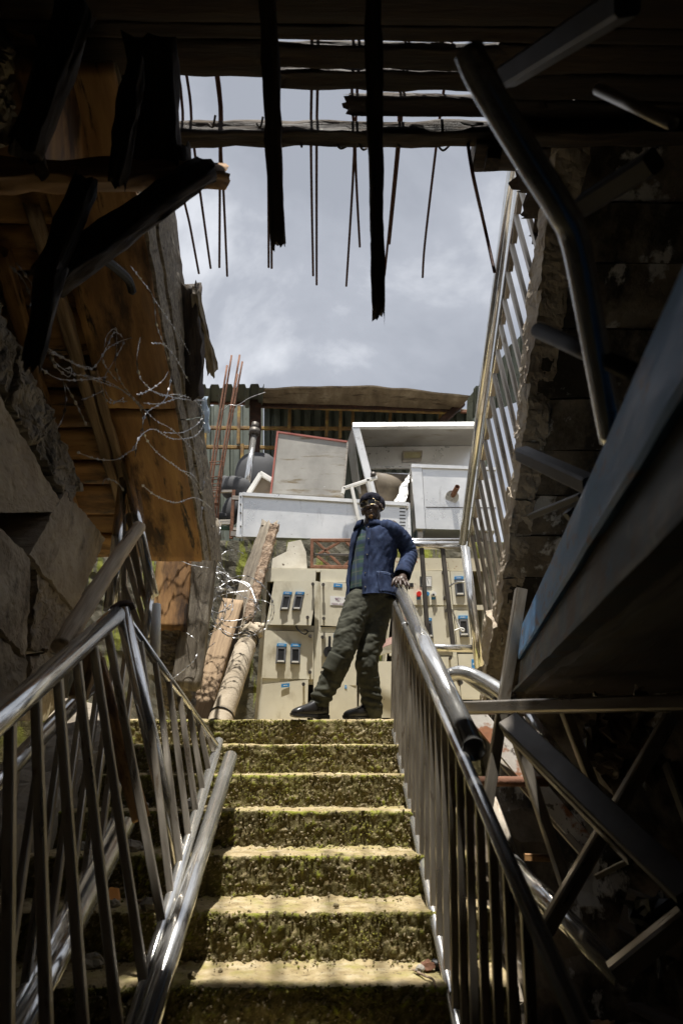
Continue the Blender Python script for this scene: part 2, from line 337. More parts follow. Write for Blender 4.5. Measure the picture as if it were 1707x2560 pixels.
def hexa(c, n=(10, 4, 10), amp=.02, freq=6.0, seed=0.0):
    """a rough block: c[ix][iy][iz] its 8 corners, n divisions, every vertex pushed by position noise"""
    idx, V, F = {}, [], []
    def vert(i, j, k):
        if (i, j, k) in idx: return idx[(i, j, k)]
        a, b, g = i/n[0], j/n[1], k/n[2]
        p = Vector((0, 0, 0))
        for x in (0, 1):
            for y in (0, 1):
                for z in (0, 1):
                    p += Vector(c[x][y][z])*((a if x else 1 - a)*(b if y else 1 - b)*(g if z else 1 - g))
        q = p*freq + Vector((seed, seed*1.7, -seed))
        p += noise.noise_vector(q)*amp + noise.noise_vector(q*2.7)*amp*.5 + noise.noise_vector(q*6.5)*amp*.3
        idx[(i, j, k)] = len(V); V.append(p); return idx[(i, j, k)]
    for k in (0, n[2]):
        for i in range(n[0]):
            for j in range(n[1]):
                q = (vert(i, j, k), vert(i + 1, j, k), vert(i + 1, j + 1, k), vert(i, j + 1, k)); F.append(q if k else q[::-1])
    for j in (0, n[1]):
        for i in range(n[0]):
            for k in range(n[2]):
                q = (vert(i, j, k), vert(i, j, k + 1), vert(i + 1, j, k + 1), vert(i + 1, j, k)); F.append(q if j else q[::-1])
    for i in (0, n[0]):
        for j in range(n[1]):
            for k in range(n[2]):
                q = (vert(i, j, k), vert(i, j + 1, k), vert(i, j + 1, k + 1), vert(i, j, k + 1)); F.append(q if i else q[::-1])
    return V, F
def boxc(x0, x1, y0, y1, z0, z1): return [[[Vector((x, y, z)) for z in (z0, z1)] for y in (y0, y1)] for x in (x0, x1)]
def quadc(a, b, c, d, off):
    """corners of a slab: quad a(bottom-left) b(bottom-right) c(top-right) d(top-left), thickened by vector off"""
    a, b, c, d, off = map(Vector, (a, b, c, d, off))
    return [[[a, d], [a + off, d + off]], [[b, c], [b + off, c + off]]]
def slab(name, a, b, c, d, off, mat, parent=None, ch=0):
    a, b, c, d, off = map(Vector, (a, b, c, d, off))
    V = [a, b, c, d, a + off, b + off, c + off, d + off]
    F = [(0, 3, 2, 1), (4, 5, 6, 7), (0, 1, 5, 4), (1, 2, 6, 5), (2, 3, 7, 6), (3, 0, 4, 7)]
    if off.dot((b - a).cross(d - a)) < 0: F = [f[::-1] for f in F]
    return mk(name, (V, F), mat, parent)
def solid(name, V, F, th, mat, parent=None, smooth=False):
    o = mk(name, (V, F), mat, parent, smooth=smooth)
    s = o.modifiers.new('thickness', 'SOLIDIFY'); s.thickness = th; s.offset = 0
    return o

# ------------------------------------------------------------------ the setting
STEP_Y, STEP_Z, Y0 = .33343, .18, 2.8566
def sheet(name, x0, x1, y0, y1, z, mat): return mk(name, ([(x0, y0, z), (x1, y0, z), (x1, y1, z), (x0, y1, z)], [(0, 1, 2, 3)]), mat)
tag(sheet('ground', -300, 300, -300, 300, -1.95, DIRT), kind='structure')

stairs = bpy.data.objects.new('stairs', None); link(stairs); tag(stairs, 'mossy concrete steps climbing to the man', kind='structure')
def step_mesh(k, x0=-1.5, x1=.66, fine=True):
    y = Y0 + k*STEP_Y; z = k*STEP_Z
    depth = STEP_Y + .03 if k < 6 else 1.75
    h = .0085 if fine else .05
    nx = int((x1 - x0)/h); nr = int(STEP_Z/h); ntd = int(depth/h) if k < 6 else (50 if fine else 10)
    prof = [(0, z - STEP_Z - .01 + (STEP_Z + .01)*i/nr, 0) for i in range(nr)] + [(depth*(i/ntd)**(1.0 if k < 6 else 1.7), z, 1) for i in range(ntd + 1)]
    V, F = [], []; m = len(prof)
    for i in range(nx + 1):
        x = x0 + (x1 - x0)*i/nx
        wob = noise.noise(Vector((x*2.1, k*7.7, 3)))*.010 + noise.noise(Vector((x*9, k*5.1, 8)))*.006 + noise.noise(Vector((x*27, k*3.3, 1)))*.006 + noise.noise(Vector((x*70, k*2.3, 1)))*.004
        cn = noise.noise(Vector((x*5.0, k*9.1, 5))); chip = (min(1, max(0, (cn - .30)/.10)))*(.022 + .012*noise.noise(Vector((x*30, k, 2)))) + .012*max(0, noise.noise(Vector((x*40, k*2.2, 9))))
        for (dy, zz, tr) in prof:
            p = Vector((x, y + dy, zz))
            if tr == 0:
                f = (zz - z + STEP_Z)/STEP_Z
                rel = noise.noise(Vector((x*9, zz*14, k*3.0)))*.009 + abs(noise.noise(Vector((x*26, zz*28, k*3.0))))*.018 + abs(noise.noise(Vector((x*58, zz*58, k*3.0))))*.011 - .008
                p.y += wob*f - rel + chip*max(0, f - .6)*2.0
                p.z += .006*noise.noise(Vector((x*20, zz*20, k)))
                if f > .9: p.y += .012*((f - .9)/.1)**2; 
            else:
                edge = max(0, 1 - dy/.05)
                p.y += (wob + .012)*edge + chip*.9*edge
                p.z += noise.noise(Vector((x*4, p.y*5, k)))*.008 + noise.noise(Vector((x*17, p.y*17, k)))*.0042 + noise.noise(Vector((x*48, p.y*48, k)))*.0022 - .010*edge*edge - chip*.45*edge + noise.noise(Vector((x*33, k*4.4, 6)))*.004*edge
                back = max(0, 1 - (depth - .03 - dy)/.07) if k < 6 else 0
                if back > 0: p.z += back*max(0, .004 + .016*noise.noise(Vector((x*31, k*4.0, p.y*20))) + .008*noise.noise(Vector((x*8, k*4.0, 2))))
            V.append(p)
    for i in range(nx):
        for j in range(m - 1): F.append((i*m + j, (i + 1)*m + j, (i + 1)*m + j + 1, i*m + j + 1))
    return V, F
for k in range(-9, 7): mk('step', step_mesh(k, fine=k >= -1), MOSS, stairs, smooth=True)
# the landing carries on to both sides, a rough body closes the flight below it
mk('landing', hexa(boxc(.665, 2.9, 4.95, 6.62, .6, 1.07), (24, 14, 4), .015, 8), MOSS, stairs)
mk('landing', hexa(boxc(-2.4, -1.505, 4.9, 6.62, .6, 1.07), (12, 14, 4), .015, 8), MOSS, stairs)
mk('stair_string', hexa(boxc(.664, .72, -1.0, 4.95, -1.9, -1.6), (2, 40, 4), .01, 8), CONC, stairs)

mk('under_landing_wall', hexa(boxc(.73, 2.6, 4.97, 5.2, -1.9, .62), (20, 3, 24), .03, 5), SOFF, stairs)
# retaining wall and terrace behind the landing
rw = tag(mk('retaining_wall', hexa(boxc(-2.4, 3.0, 6.45, 6.75, -2, 2.93), (110, 4, 90), .02, 9), MOSSWALL),
         'mossy concrete retaining wall behind the switchgear cabinets', 'wall')
tag(mk('terrace', hexa(boxc(-14, 14, 6.76, 40, 1.2, 2.925), (20, 20, 2), .01, 2), DIRT), kind='structure')

# side and back walls of the dark stairwell
tag(mk('wall_right', hexa(boxc(2.6, 2.9, -3, 6.4, -2, 3.9), (4, 40, 24), .03, 4), SOFF), 'dark stained wall at the right of the stairwell', kind='structure')
tag(mk('wall_back', hexa(boxc(-2.8, 2.9, -3.3, -3, -2, 3.9), (20, 3, 20), .03, 4), SOFF), 'unlit back wall of the stairwell', kind='structure')
tag(mk('wall_left', hexa(boxc(-2.7, -2.4, -3, 6.4, -2, 3.9), (4, 40, 24), .03, 4), SOFF), 'dark wall beyond the timber formwork', kind='structure')
tag(mk('floor_right', hexa(boxc(.73, 2.58, -3, 4.94, -1.9, -.55), (20, 60, 4), .06, 3), DIRT), 'dark rubble floor at the right of the steps', kind='structure')

# left: plastered stone wall broken off along its top
WXL = -1.3
lw = thing('broken_stone_wall', 'broken grey plastered stone wall at the far left', 'wall', (WXL, 2.5, -1.5))
def wblock(name, zn, quad, X=WXL, mat=PLASTER, th=.34, n=14, amp=.022, fr=7):
    n = n*3; fr = 11
    a, b, c, d = [PX(zn, x, y, X) for x, y in quad]
    mk(name, hexa(quadc(a, b, c, d, (-th, 0, 0)), (n, 5, n), amp, fr, random.random()*9), mat, lw, smooth=False)
wblock('stone', 'l3', [(-120, 500), (55, 900), (110, 520), (-120, 60)], mat=CONC, amp=.03)
wblock('stone', 'l3', [(72, 905), (205, 1180), (335, 985), (118, 530)], mat=CONC, amp=.03)
wblock('stone', 'l3', [(215, 1190), (425, 1500), (505, 1440), (345, 995)], mat=CONC, amp=.03)
wblock('stone', 'l3', [(-200, 1568), (402, 1568), (208, 1215), (-200, 520)], X=WXL + .01, n=18, amp=.010)
wblock('stone', 'l4', [(165, 330), (425, 640), (590, 240), (370, -30)], X=WXL + .01, n=18, amp=.010)
wblock('stone', 'l4', [(-160, 580), (160, 915), (172, 345), (-160, 10)], X=WXL + .005, n=18, amp=.010)
wblock('stone', 'l4', [(175, 860), (330, 860), (415, 660), (205, 420)], X=WXL - .01, n=16, amp=.018)
wblock('stone', 'l4', [(-160, 1450), (140, 1180), (150, 935), (-160, 610)], X=WXL, n=18, amp=.010)
wblock('stone', 'l4', [(160, 1150), (420, 960), (325, 880), (170, 900)], X=WXL - .02, n=16, amp=.018)
mk('stone', hexa(boxc(WXL - .55, WXL - .12, -3, 3.6, -1.9, .45), (4, 60, 24), .06, 4), CONC, lw)
mk('stone', hexa([[[Vector((x, y, z)) for z in (-1.9, zt)] for y, zt in ((3.6, .45), (4.9, 1.2))] for x in (WXL - .55, WXL - .1)], (4, 20, 20), .05, 4), CONC, lw)
mk('stone', hexa(boxc(WXL - .5, WXL, -3, 1.25, .5, 2.2), (4, 40, 20), .05, 4), CONC, lw)
tag(mk('hanging_wall_fragment', hexa(quadc(PX('ul', -300, 800, -1.25), PX('ul', 70, 700, -1.25), PX('ul', 260, -400, -1.25), PX('ul', -300, -400, -1.25), (-.3, 0, 0)), (40, 4, 60), .05, 9), CONC),
    'grey rough wall fragment in the top left corner', 'wall')

# left: formwork under a flight that rises towards the camera
XE = -.85
lo0, lo1 = PX('d', 462, 1255, XE), PX('d', 322, 470, XE)
hi0, hi1 = PX('d', 503, 1255, XE), PX('d', 398, 470, XE)
fw = thing('left_stair_flight', 'raised stair flight at the left with orange plywood formwork underneath', 'stair flight', lo0)
sl = (lo1 - lo0).normalized(); Lf = (lo1 - lo0).length; nrm = Vector((0, -sl.z, sl.y)); nrm = nrm if nrm.z > 0 else -nrm
def fpt(s, x, h): return Vector((x, 0, 0)) + Vector((0, lo0.y, lo0.z)) + sl*s + nrm*h
# the broad board along the edge, then cross boards, then a long batten under them
for s0, s1 in ((-.12, Lf*.5), (Lf*.505, Lf*1.25)):
    timber('formwork_board', fpt(s0, XE - .195, -.005), fpt(s1, XE - .195, -.005), .382, .03, WOODO, fw, up=nrm, amp=.010)
s = -.15
while s < Lf*1.6:
    wdt = random.uniform(.17, .3)
    timber('formwork_board', fpt(s + wdt/2, XE - .30, .05 + random.uniform(0, .02)), fpt(s + wdt/2, -2.35, .05 + random.uniform(0, .02)), wdt - .012, .028, WOODO, fw, up=nrm, amp=.006)
    s += wdt
timber('batten', fpt(-.05, XE - .42, -.03), fpt(Lf*1.0, XE - .46, -.03), .055, .05, WOODP, fw, up=nrm, amp=.008, ragged=.03)
timber('batten', fpt(Lf*.15, XE - .36, -.035), fpt(Lf*.62, XE - .38, -.035), .04, .035, WOODP, fw, up=nrm, amp=.008, ragged=.04)
timber('batten', fpt(Lf*.1, XE - .75, -.02), fpt(Lf*.9, XE - .66, -.02), .07, .05, WOODO, fw, up=nrm, amp=.008, ragged=.04)
# the edge seen from the opening: two weathered boards with a dark joint, concrete above
hh = (hi0 - lo0).length; 
def side(t, f): a = lo0.lerp(lo1, t); b = hi0.lerp(hi1, t); return a.lerp(b, f)
for f0, f1, xx in ((.0, .24, .012), (.28, .74, .02), (.78, .98, .008)):
    for t0, t1 in ((-.06, .46), (.465, 1.02)):
        a, b, c, d = side(t0, f0), side(t1, f0), side(t1, f1), side(t0, f1)
        mk('edge_board', hexa(quadc(a + Vector((xx, 0, 0)), b + Vector((xx, 0, 0)), c + Vector((xx, 0, 0)), d + Vector((xx, 0, 0)), (-.03, 0, 0)), (30, 2, 5), .008, 9), WOODG, fw)
body = [[[fpt(-.1, x, .075), fpt(-.1, x, .24)], [fpt(Lf*1.5, x, .075), fpt(Lf*1.5, x, .24)]] for x in (-2.4, XE - .015)]
mk('concrete_slab', hexa(body, (10, 24, 3), .02, 6), CONC, fw)
# charred block standing proud of that edge
blk = thing('charred_beam_end', 'charred broken beam end jutting above the left flight edge', 'timber', side(.5, 1))
timber('beam', PX('l3', 1190, 860, XE + .05), PX('l3', 1170, 190, XE + .05), .17, .10, WOODD, blk, up=(1, 0, 0), amp=.03, ragged=.05)
timber('splinter', PX('l3', 1300, 710, XE + .10), PX('l3', 1200, 210, XE + .10), .07, .045, WOODG, blk, up=(1, 0, 0), amp=.02, ragged=.03, taper=.8)
# pier below the left flight, and the rag caught on it
tag(mk('rough_pier', hexa(quadc(PY('wi', 80, 2100, 5.15), PY('wi', 440, 2100, 5.15), PY('wi', 470, 300, 5.15), PY('wi', 60, 300, 5.15), (0, .35, 0)), (30, 6, 110), .03, 9), WOODG),
    'rough brown pier behind the tangled razor wire', 'pier')
tag(timber('split_post', PY('wi', 395, 1900, 5.05), PY('wi', 640, 20, 5.0), .20, .07, WOODG, None, up=(0, 1, 0), amp=.018, ragged=.06), 'tall weathered grey board standing left of the razor wire', 'board')
tag(timber('leaning_plywood', PY('wi', 180, 1250, 4.98), PY('wi', 290, 130, 4.98), .26, .03, WOODO, None, up=(0, 1, 0), amp=.01, ragged=.03), 'orange plywood strip behind the razor wire', 'board')
rag = []
for i in range(9):
    for j in range(5):
        p = PX('l3', 1215 + j*9 + i*1.5, 860 + i*28, XE + .02)
        rag.append(p + Vector((.02*noise.noise(Vector((i*.7, j*.9, 2))) + .02, 0, 0)))
solid('cloth_rag', rag, [(i*5 + j, i*5 + j + 1, (i + 1)*5 + j + 1, (i + 1)*5 + j) for i in range(8) for j in range(4)], .004, PALEBLUE, smooth=True)
tag(bpy.data.objects['cloth_rag'], 'pale blue rag hanging on the left flight edge', 'rag')

# right: concrete flight rising towards the camera, broken along its edge
XR = 1.0
ro0, ro1 = PX('s', 1225, 1690, XR), PX('s', 1392, 480, XR)
fr = thing('right_stair_flight', 'raised concrete stair flight at the right with broken crumbling edge', 'stair flight', (XR, 4.9, 1.1))
sr = (ro1 - ro0).normalized(); Lr = (ro1 - ro0).length; nr_ = Vector((0, -sr.z, sr.y)); nr_ = nr_ if nr_.z > 0 else -nr_
def rpt(s, x, h): return Vector((x, ro0.y, ro0.z)) + sr*s + nr_*h
s = -.45; ii = 0
while s < Lr*1.35:
    wd = random.uniform(.24, .36); dz = random.uniform(0, .012)
    c = [[[rpt(s, x, dz), rpt(s, x, .19)], [rpt(s + wd - .006, x, dz), rpt(s + wd - .006, x, .19)]] for x in (XR + .04, 2.62)]
    mk('soffit_strip', hexa(c, (18, 5, 2), .007, 9, ii), SOFF, fr); s += wd; ii += 1
s = -.5; ii = 0
while s < Lr*1.3:      # the crumbling lip, piece by piece
    wd = random.uniform(.3, .55); x0 = XR + random.uniform(-.03, .02); h1 = random.uniform(.13, .2)
    c = [[[rpt(s, x, .0), rpt(s, x, h1)], [rpt(s + wd + .03, x, .0), rpt(s + wd + .03, x, h1)]] for x in (x0, XR + .12)]
    mk('broken_edge', hexa(c, (10, 44, 18), .017, 8, ii*3.3), PLASTER, fr); s += wd; ii += 1
tag(mk('footing_screen', hexa(boxc(1.02, 2.6, 4.5, 4.93, -1.9, 1.42), (16, 8, 40), .04, 6), SOFF), 'rough concrete footing enlarged to darken the corner below the right flight', 'footing')  # footing enlarged to close off the sunlit landing and keep this corner dark

# ceiling of rough boards over the near half, joists and bars running out past its edge
ZC = 3.3
Yd = lambda dy: PZ('d', 784, dy, ZC).y
Xd = lambda dx, dy: PZ('d', dx, dy, ZC).x
ceil = bpy.data.objects.new('ceiling', None); link(ceil, None, Matrix.Translation((0, 0, ZC))); tag(ceil, 'dark timber board ceiling over the lower steps', kind='structure')
def board(x0, x1, y0, y1, z=ZC + .02, th=.03, amp=.006, mat=WOODC, rg=.03): return timber('board', (x0, (y0 + y1)/2, z), (x1, (y0 + y1)/2, z), y1 - y0, th, mat, ceil, amp=amp, ragged=rg)
y = -3.0
while y < Yd(95) - .12:
    wd = min(random.uniform(.16, .24), Yd(95) - y); board(-2.4, 2.6, y, y + wd - .004, amp=.004); y += wd
board(-2.4, 2.6, y, Yd(95), amp=.005)
for (xa, xb, ya, yb) in ((-60, 612, 97, 180), (632, 1220, 108, 160), (640, 1110, 166, 208), (805, 1250, 226, 268), (1150, 2300, 97, 165), (1105, 2300, 168, 226), (1150, 2300, 230, 282), (1130, 2300, 285, 335), (1185, 2300, 338, 385), (1195, 2300, 388, 440), (1215, 2300, 443, 500), (1240, 2300, 503, 560), (-900, 395, 184, 225), (-900, 385, 228, 280)):
    ym = (ya + yb)/2; board(Xd(xa, ym), Xd(xb, ym), Yd(ya), Yd(yb), amp=.009, rg=.05)
mk('concrete_slab', hexa(boxc(-2.4, 2.6, -3.1, Yd(60), ZC + .05, ZC + .2), (20, 20, 2), .01, 4), CONC, ceil)
mk('concrete_slab', hexa(boxc(1.02, 2.6, Yd(60) + .01, Yd(520), ZC + .05, ZC + .2), (10, 10, 2), .01, 4), CONC, ceil)
mk('concrete_slab', hexa(boxc(-2.4, -.95, Yd(60) + .01, 2.45, ZC + .05, ZC + .2), (10, 10, 2), .01, 4), CONC, ceil)
def joist(label, a, b, wd, ht, mat=WOODD, z=ZC - .03, ze=None, **kw):
    return tag(timber('ceiling_joist', PZ('d', *a, z), PZ('d', *b, ze or z), wd, ht, mat, None, **kw), label, 'joist')
joist('long horizontal charred beam crossing under the hanging bars', (352, 308), (1700, 306), .075, .07, amp=.012, ragged=.06)
joist('charred joist jutting out left of centre, shorter of the two', (612, -60), (638, 555), .052, .045, amp=.010, ragged=.04, z=ZC - .06, ze=2.62)
joist('longest charred joist jutting over the middle of the opening', (857, -60), (868, 722), .054, .045, amp=.010, ragged=.05, z=ZC - .06, ze=2.36, taper=.8)
tag(timber('timber_block', PZ('d', 1085, 345, ZC - .04), PZ('d', 1190, 345, ZC - .04), .14, .10, WOODD, None, amp=.01), 'dark timber block under the beam at its right end', 'timber')
tag(timber('timber_peg', PZ('d', 1132, 350, ZC - .08), PZ('d', 1130, 378, ZC - .16), .06, .06, WOODD, None, amp=.006), 'short dark peg below the timber block', 'timber')
for k, (a, b) in enumerate((((690, 318), (684, 334)), ((765, 322), (792, 338)), ((820, 320), (835, 345)), ((905, 318), (921, 333)), ((480, 285), (488, 268)), ((590, 283), (597, 272)), ((1002, 330), (1025, 338)))):
    p, q = PZ('d', *a, ZC - .05), PZ('d', *b, ZC - .05)
    tag(tube('bark_strip', [p, p.lerp(q, .4) + Vector((.01, .01, -.02)), q + Vector((.012, 0, .01))], .005, WOODD, seg=6), ['curled bark strip under the beam left of the long joist', 'curled bark strip hanging beside the paired bars', 'bark curl hanging just left of the long joist', 'bark strip hanging right of the long joist', 'upright bark curl on the left of the beam', 'small bark sliver standing on the beam', 'bark scrap caught on the bar right of the long joist'][k], 'bark')
bars = [([(430, 180), (445, 330), (484, 616)], 'outermost left'), ([(498, 185), (505, 330), (504, 614)], 'third from the left'), ([(508, 345), (513, 430), (522, 634)], 'fourth from the left, double tipped'),
        ([(418, 420), (437, 520), (457, 628)], 'shortest crooked one at the far left'), ([(616, 325), (617, 614)], 'rising left of the shorter joist'), ([(622, 325), (624, 616)], 'touching the shorter joist'),
        ([(716, 94), (714, 330), (719, 633)], 'left one of the straight central pair'), ([(730, 94), (727, 330), (727, 654)], 'right one of the straight central pair'),
        ([(808, 205), (813, 350), (795, 657)], 'bowed one left of the long joist'), ([(820, 205), (816, 360), (826, 567)], 'short one left of the long joist'),
        ([(919, 205), (912, 330), (886, 600), (882, 634)], 'bent one right of the long joist'), ([(927, 205), (917, 330), (894, 560)], 'second bent one right of the long joist'),
        ([(1019, 205), (1002, 330), (975, 560), (970, 637)], 'curved one right of centre')]
for pts, lb in bars:
    P = [PZ('d', x, y, ZC + .06 - .05*max(0, (y - 300)/400)) for x, y in pts]
    if pts[0][1] > 300: P = [PZ('d', pts[0][0] - 3, 200, ZC + .06)] + P
    P = [Vector((P[0].x, P[0].y - .7, ZC + .06))] + P
    tag(tube('reinforcing_bar', P, .0062, REBAR, seg=8, sub=5), 'rusty bar over the opening, ' + lb, 'rebar', 'bars jutting from the broken slab')
P = [PZ('d', 1072, 318, ZC), PZ('d', 1085, 400, ZC - .25), PY('d', 1112, 520, 2.55), PY('d', 1135, 625, 2.6)]
tag(tube('hanging_bar', P, .008, REBAR, seg=8, sub=5), 'dark bar hanging down towards the right railing', 'rebar')

# ------------------------------------------------------------------ stair railing at the right
rr = thing('stair_railing', 'polished steel railing beside the steps, under the man\'s hand', 'railing', (.45, 4.8, 1.0))
tA, tB = PX('d', 908, 1385, .46), PX('d', 1330, 2352, .46)        # thin rail, top and bottom of what shows
bA, bB = PX('d', 903, 1668, .42), PX('d', 1050, 2352, .42)        # bottom rail
hA, hB = PX('d', 917, 1352, .50), PX('d', 1088, 1722, .50)        # heavy handrail
pipe('handrail', hA, hB, .043, CHROME, rr, 28, wall=.004)
ext = lambda a, b, t: a + (b - a)*t
pipe('top_rail', tA, ext(tA, tB, 1.15), .0215, CHROME, rr, 20)
pipe('bottom_rail', bA, ext(bA, bB, 1.6), .0215, CHROME, rr, 20)
tdir, bdir = (tB - tA), (bB - bA)
nb = 0; y = 4.80
while y > 1.75:
    t = (y - tA.y)/tdir.y; b = (y - bA.y)/bdir.y
    bar('baluster', tA + tdir*t, bA + bdir*b, .025, .025, STEELSQ, rr, up=(0, 1, 0)); y -= .155; nb += 1
hd = (hA - hB).normalized()
for t in (.965, .44, .06):
    p = hB + (hA - hB)*t; k = (p.y - tA.y)/tdir.y; bar('bracket', p + Vector((0, 0, -.03)), tA + tdir*k, .03, .012, STEELSQ, rr, up=(0, 1, 0))
bar('end_post', tA + Vector((0, .03, 0)), bA + Vector((0, .02, -.04)), .04, .04, STEELSQ, rr, up=(0, 1, 0))
pipe('welded_sleeve', tA + tdir*.17, tA + tdir*.19, .0245, CHROME, rr, 18)

# railing across the landing and its corner post
lr = thing('landing_railing', 'short polished railing across the landing behind the man', 'railing', (.8, 5.0, 1.08))
YL = 5.32
p0, p1 = PY('crt', -250, 60, YL), PY('crt', 1010, 85, YL)
pipe('handrail', p0, p1, .036, CHROME, lr, 22)
pipe('upper_rail', PY('crt', -250, 5, YL + .25), PY('crt', 1010, 8, YL + .25), .02, CHROME, lr, 16)
pipe('bottom_rail', PY('crt', 330, 1575, YL), PY('crt', 1205, 1600, YL), .03, CHROME, lr, 20)
bar('baluster', PY('crt', 430, 90, YL), PY('crt', 520, 1420, YL), .035, .035, DARKSQ, lr, up=(0, 1, 0))
bar('baluster', PY('crt', 735, 90, YL), PY('crt', 895, 1560, YL), .035, .035, DARKSQ, lr, up=(0, 1, 0))
pipe('corner_post', PY('crt', 1060, 40, YL - .06), PY('crt', 1290, 1950, YL - .06), .036, CHROME, lr, 24)
# white cable ties hanging on it
for nm, pts in (('left', [(835, 690), (900, 640), (1000, 618), (1060, 622)]), ('right', [(875, 1020), (940, 1180), (1000, 1310), (1045, 1345), (1050, 1310), (1000, 1300), (915, 1335)])):
    tag(tube('cable_tie', [PY('crt', x, y, YL + .1) for x, y in pts], .007, WHITE, seg=8),
        'white plastic strap across the upper right breaker' if nm == 'left' else 'white plastic strap dangling by the lower right breaker', 'strap')

# railing of the right flight, climbing towards the camera
ur = thing('upper_flight_railing', 'steel railing climbing along the broken right flight', 'railing', (1.0, 4.9, 1.6))
XU = 1.0
u0, u1 = PX('d', 1063, 1235, XU), PX('d', 1178, 372, XU)
v0, v1 = PX('d', 1080, 1240, XU), PX('d', 1199, 372, XU)
for a, b, r_ in ((u0, u1, .03), (v0, v1, .02)): pipe('handrail' if r_ == .03 else 'top_rail', a + (a - b)*.02, b + (b - a)*.25, r_, CHROME, ur, 18)
ud = v1 - v0
for k in range(20):
    a = v0 + ud*(k*.0625 + .02); x, z = a.x + .06, a.z
    bar('baluster', a, Vector((XU + .085, a.y - .02, a.z - .82)), .026, .026, STEELSQ, ur, up=(0, 1, 0))
    if k: bar('clip', a + ud*.004 + Vector((.012, 0, -.012)), a + ud*.045 + Vector((.012, 0, -.012)), .03, .02, STEELSQ, ur)

# ------------------------------------------------------------------ the toppled railing at the left
tl = thing('toppled_railing', 'toppled chrome railing panel leaning left in the foreground', 'railing', (-.6, 3.0, .3))
g0, g1 = PX('d', 530, 1738, -.54), PX('d', 340, 2352, -.54)
pipe('lower_pipe', ext(g0, g1, 1.35), g0, .036, CHROME, tl, 24, wall=.003)
k0, k1 = PX('d', 503, 1702, -.60), PX('d', 312, 2330, -.60)
pipe('bottom_rail', k0, ext(k0, k1, 1.4), .024, CHROME, tl, 20)
H0 = PY('d', 268, 1412, 3.0); H1 = PX('d', 0, 1652, H0.x)
pipe('handrail', ext(H0, H1, 2.0), ext(H0, H1, -.0), .040, CHROME, tl, 28, wall=.004)
Pb = PX('l5', 1065, 960, -.57)
pipe('post', PY('d', 281, 1398, 3.02), Pb, .034, CHROME, tl, 22, wall=.003)
kd = (k1 - k0); hdv = (H1 - H0)
kb = (PX('l5', 925, 870, -.60).y - k0.y)/kd.y
for i in range(15):
    h = H0 + hdv*(.10 + .165*i); q = k0 + kd*(kb + .155*i)
    bar('baluster', h - Vector((0, 0, .035)), q, .030, .030, STEELSQ, tl, up=(0, 1, 0))
# the bent far half: a rail that drops from the post head to the end of the pipes
s0, s1 = PY('l4', 690, 665, 3.04), PX('l4', 1205, 1395, -.605)
pipe('bent_rail', s0, s1, .021, CHROME, tl, 16)
for i, t in enumerate((.17, .32, .46, .58, .69, .80, .90)):
    a = s0.lerp(s1, t); q = k0 + kd*(kb*(1 - (i + .8)/7.6))
    bar('baluster', a, q, .026, .026, STEELSQ, tl, up=(0, 1, 0))
for i in range(10):      # torn metal lip at the head of the post
    pass
cap = [PY('d', 258, 1400, 2.98), PY('d', 275, 1388, 3.0), PY('d', 297, 1386, 3.03), PY('d', 306, 1398, 3.05)]
mk('torn_cap', sweep(smooth_path(cap, 4), .014, 8), DKRUST, tl)

# a second panel lying behind it against the wall
sp = thing('fallen_railing', 'second fallen railing panel behind the toppled one', 'railing', (-.95, 2.4, .2))
a0, a1 = PX('s', 225, 1720, -1.08), PX('s', 0, 1945, -1.08)
pipe('top_rail', a0, ext(a0, a1, 1.9), .032, CHROME, sp, 22)
c0, c1 = PX('s', 318, 2060, -.86), PX('s', 40, 2610, -.86)
pipe('lower_pipe', c0, ext(c0, c1, 1.6), .034, CHROME, sp, 22)
e0, e1 = PX('s', 292, 2040, -.90), PX('s', 20, 2560, -.90)
pipe('bottom_rail', e0, ext(e0, e1, 1.6), .021, CHROME, sp, 18)
for i in range(12):
    h = a0 + (a1 - a0)*(-.9 + .25*i); q = e0 + (e1 - e0)*(.04 + .17*i)
    bar('baluster', h, q, .026, .026, STEELSQ, sp, up=(0, 1, 0))

# a third length stood on end by the wall
t3 = thing('upended_railing', 'upended railing with brassy reflections behind the wooden pole', 'railing', (-.9, 3.9, .9))
Y3 = 3.55
pipe('handrail', PY('l4', 620, 640, Y3 - .05), PY('l4', 700, -90, Y3 + .05), .036, CHROME, t3, 22)
pipe('top_rail', PY('l4', 862, 560, Y3), PY('l4', 700, -200, Y3), .027, CHROME, t3, 18)
pipe('bottom_rail', PY('l4', 848, 640, Y3), PY('l4', 770, -20, Y3 + .05), .02, CHROME, t3, 16)
pipe('lower_pipe', PY('l4', 870, 900, Y3 - .05), PY('l4', 874, 610, Y3), .026, WHITE, t3, 18)
pipe('lower_pipe', PY('l4', 822, 800, Y3 - .05), PY('l4', 846, 525, Y3), .022, CHROME, t3, 18)
for (xa, ya, xb, yb) in ((722, 100, 800, 560), (712, 200, 832, 640), (700, 300, 822, 755), (672, 440, 805, 790), (650, 520, 750, 800), (690, 120, 700, 700)):
    bar('baluster', PY('l4', xa, ya, Y3 + .03), PY('l4', xb, yb, Y3 + .03), .028, .028, STEELSQ, t3, up=(0, 1, 0))
slab('base_plate', PY('l3', 650, 1185, Y3), PY('l3', 835, 1190, Y3), PY('l3', 852, 1105, Y3), PY('l3', 670, 1105, Y3), (0, .02, 0), DKRUST, t3)
for xx in (708, 782): pipe('bolt', PY('l3', xx, 1130, Y3 - .012), PY('l3', xx, 1130, Y3 + .01), .008, BLACKIN, t3, 8)

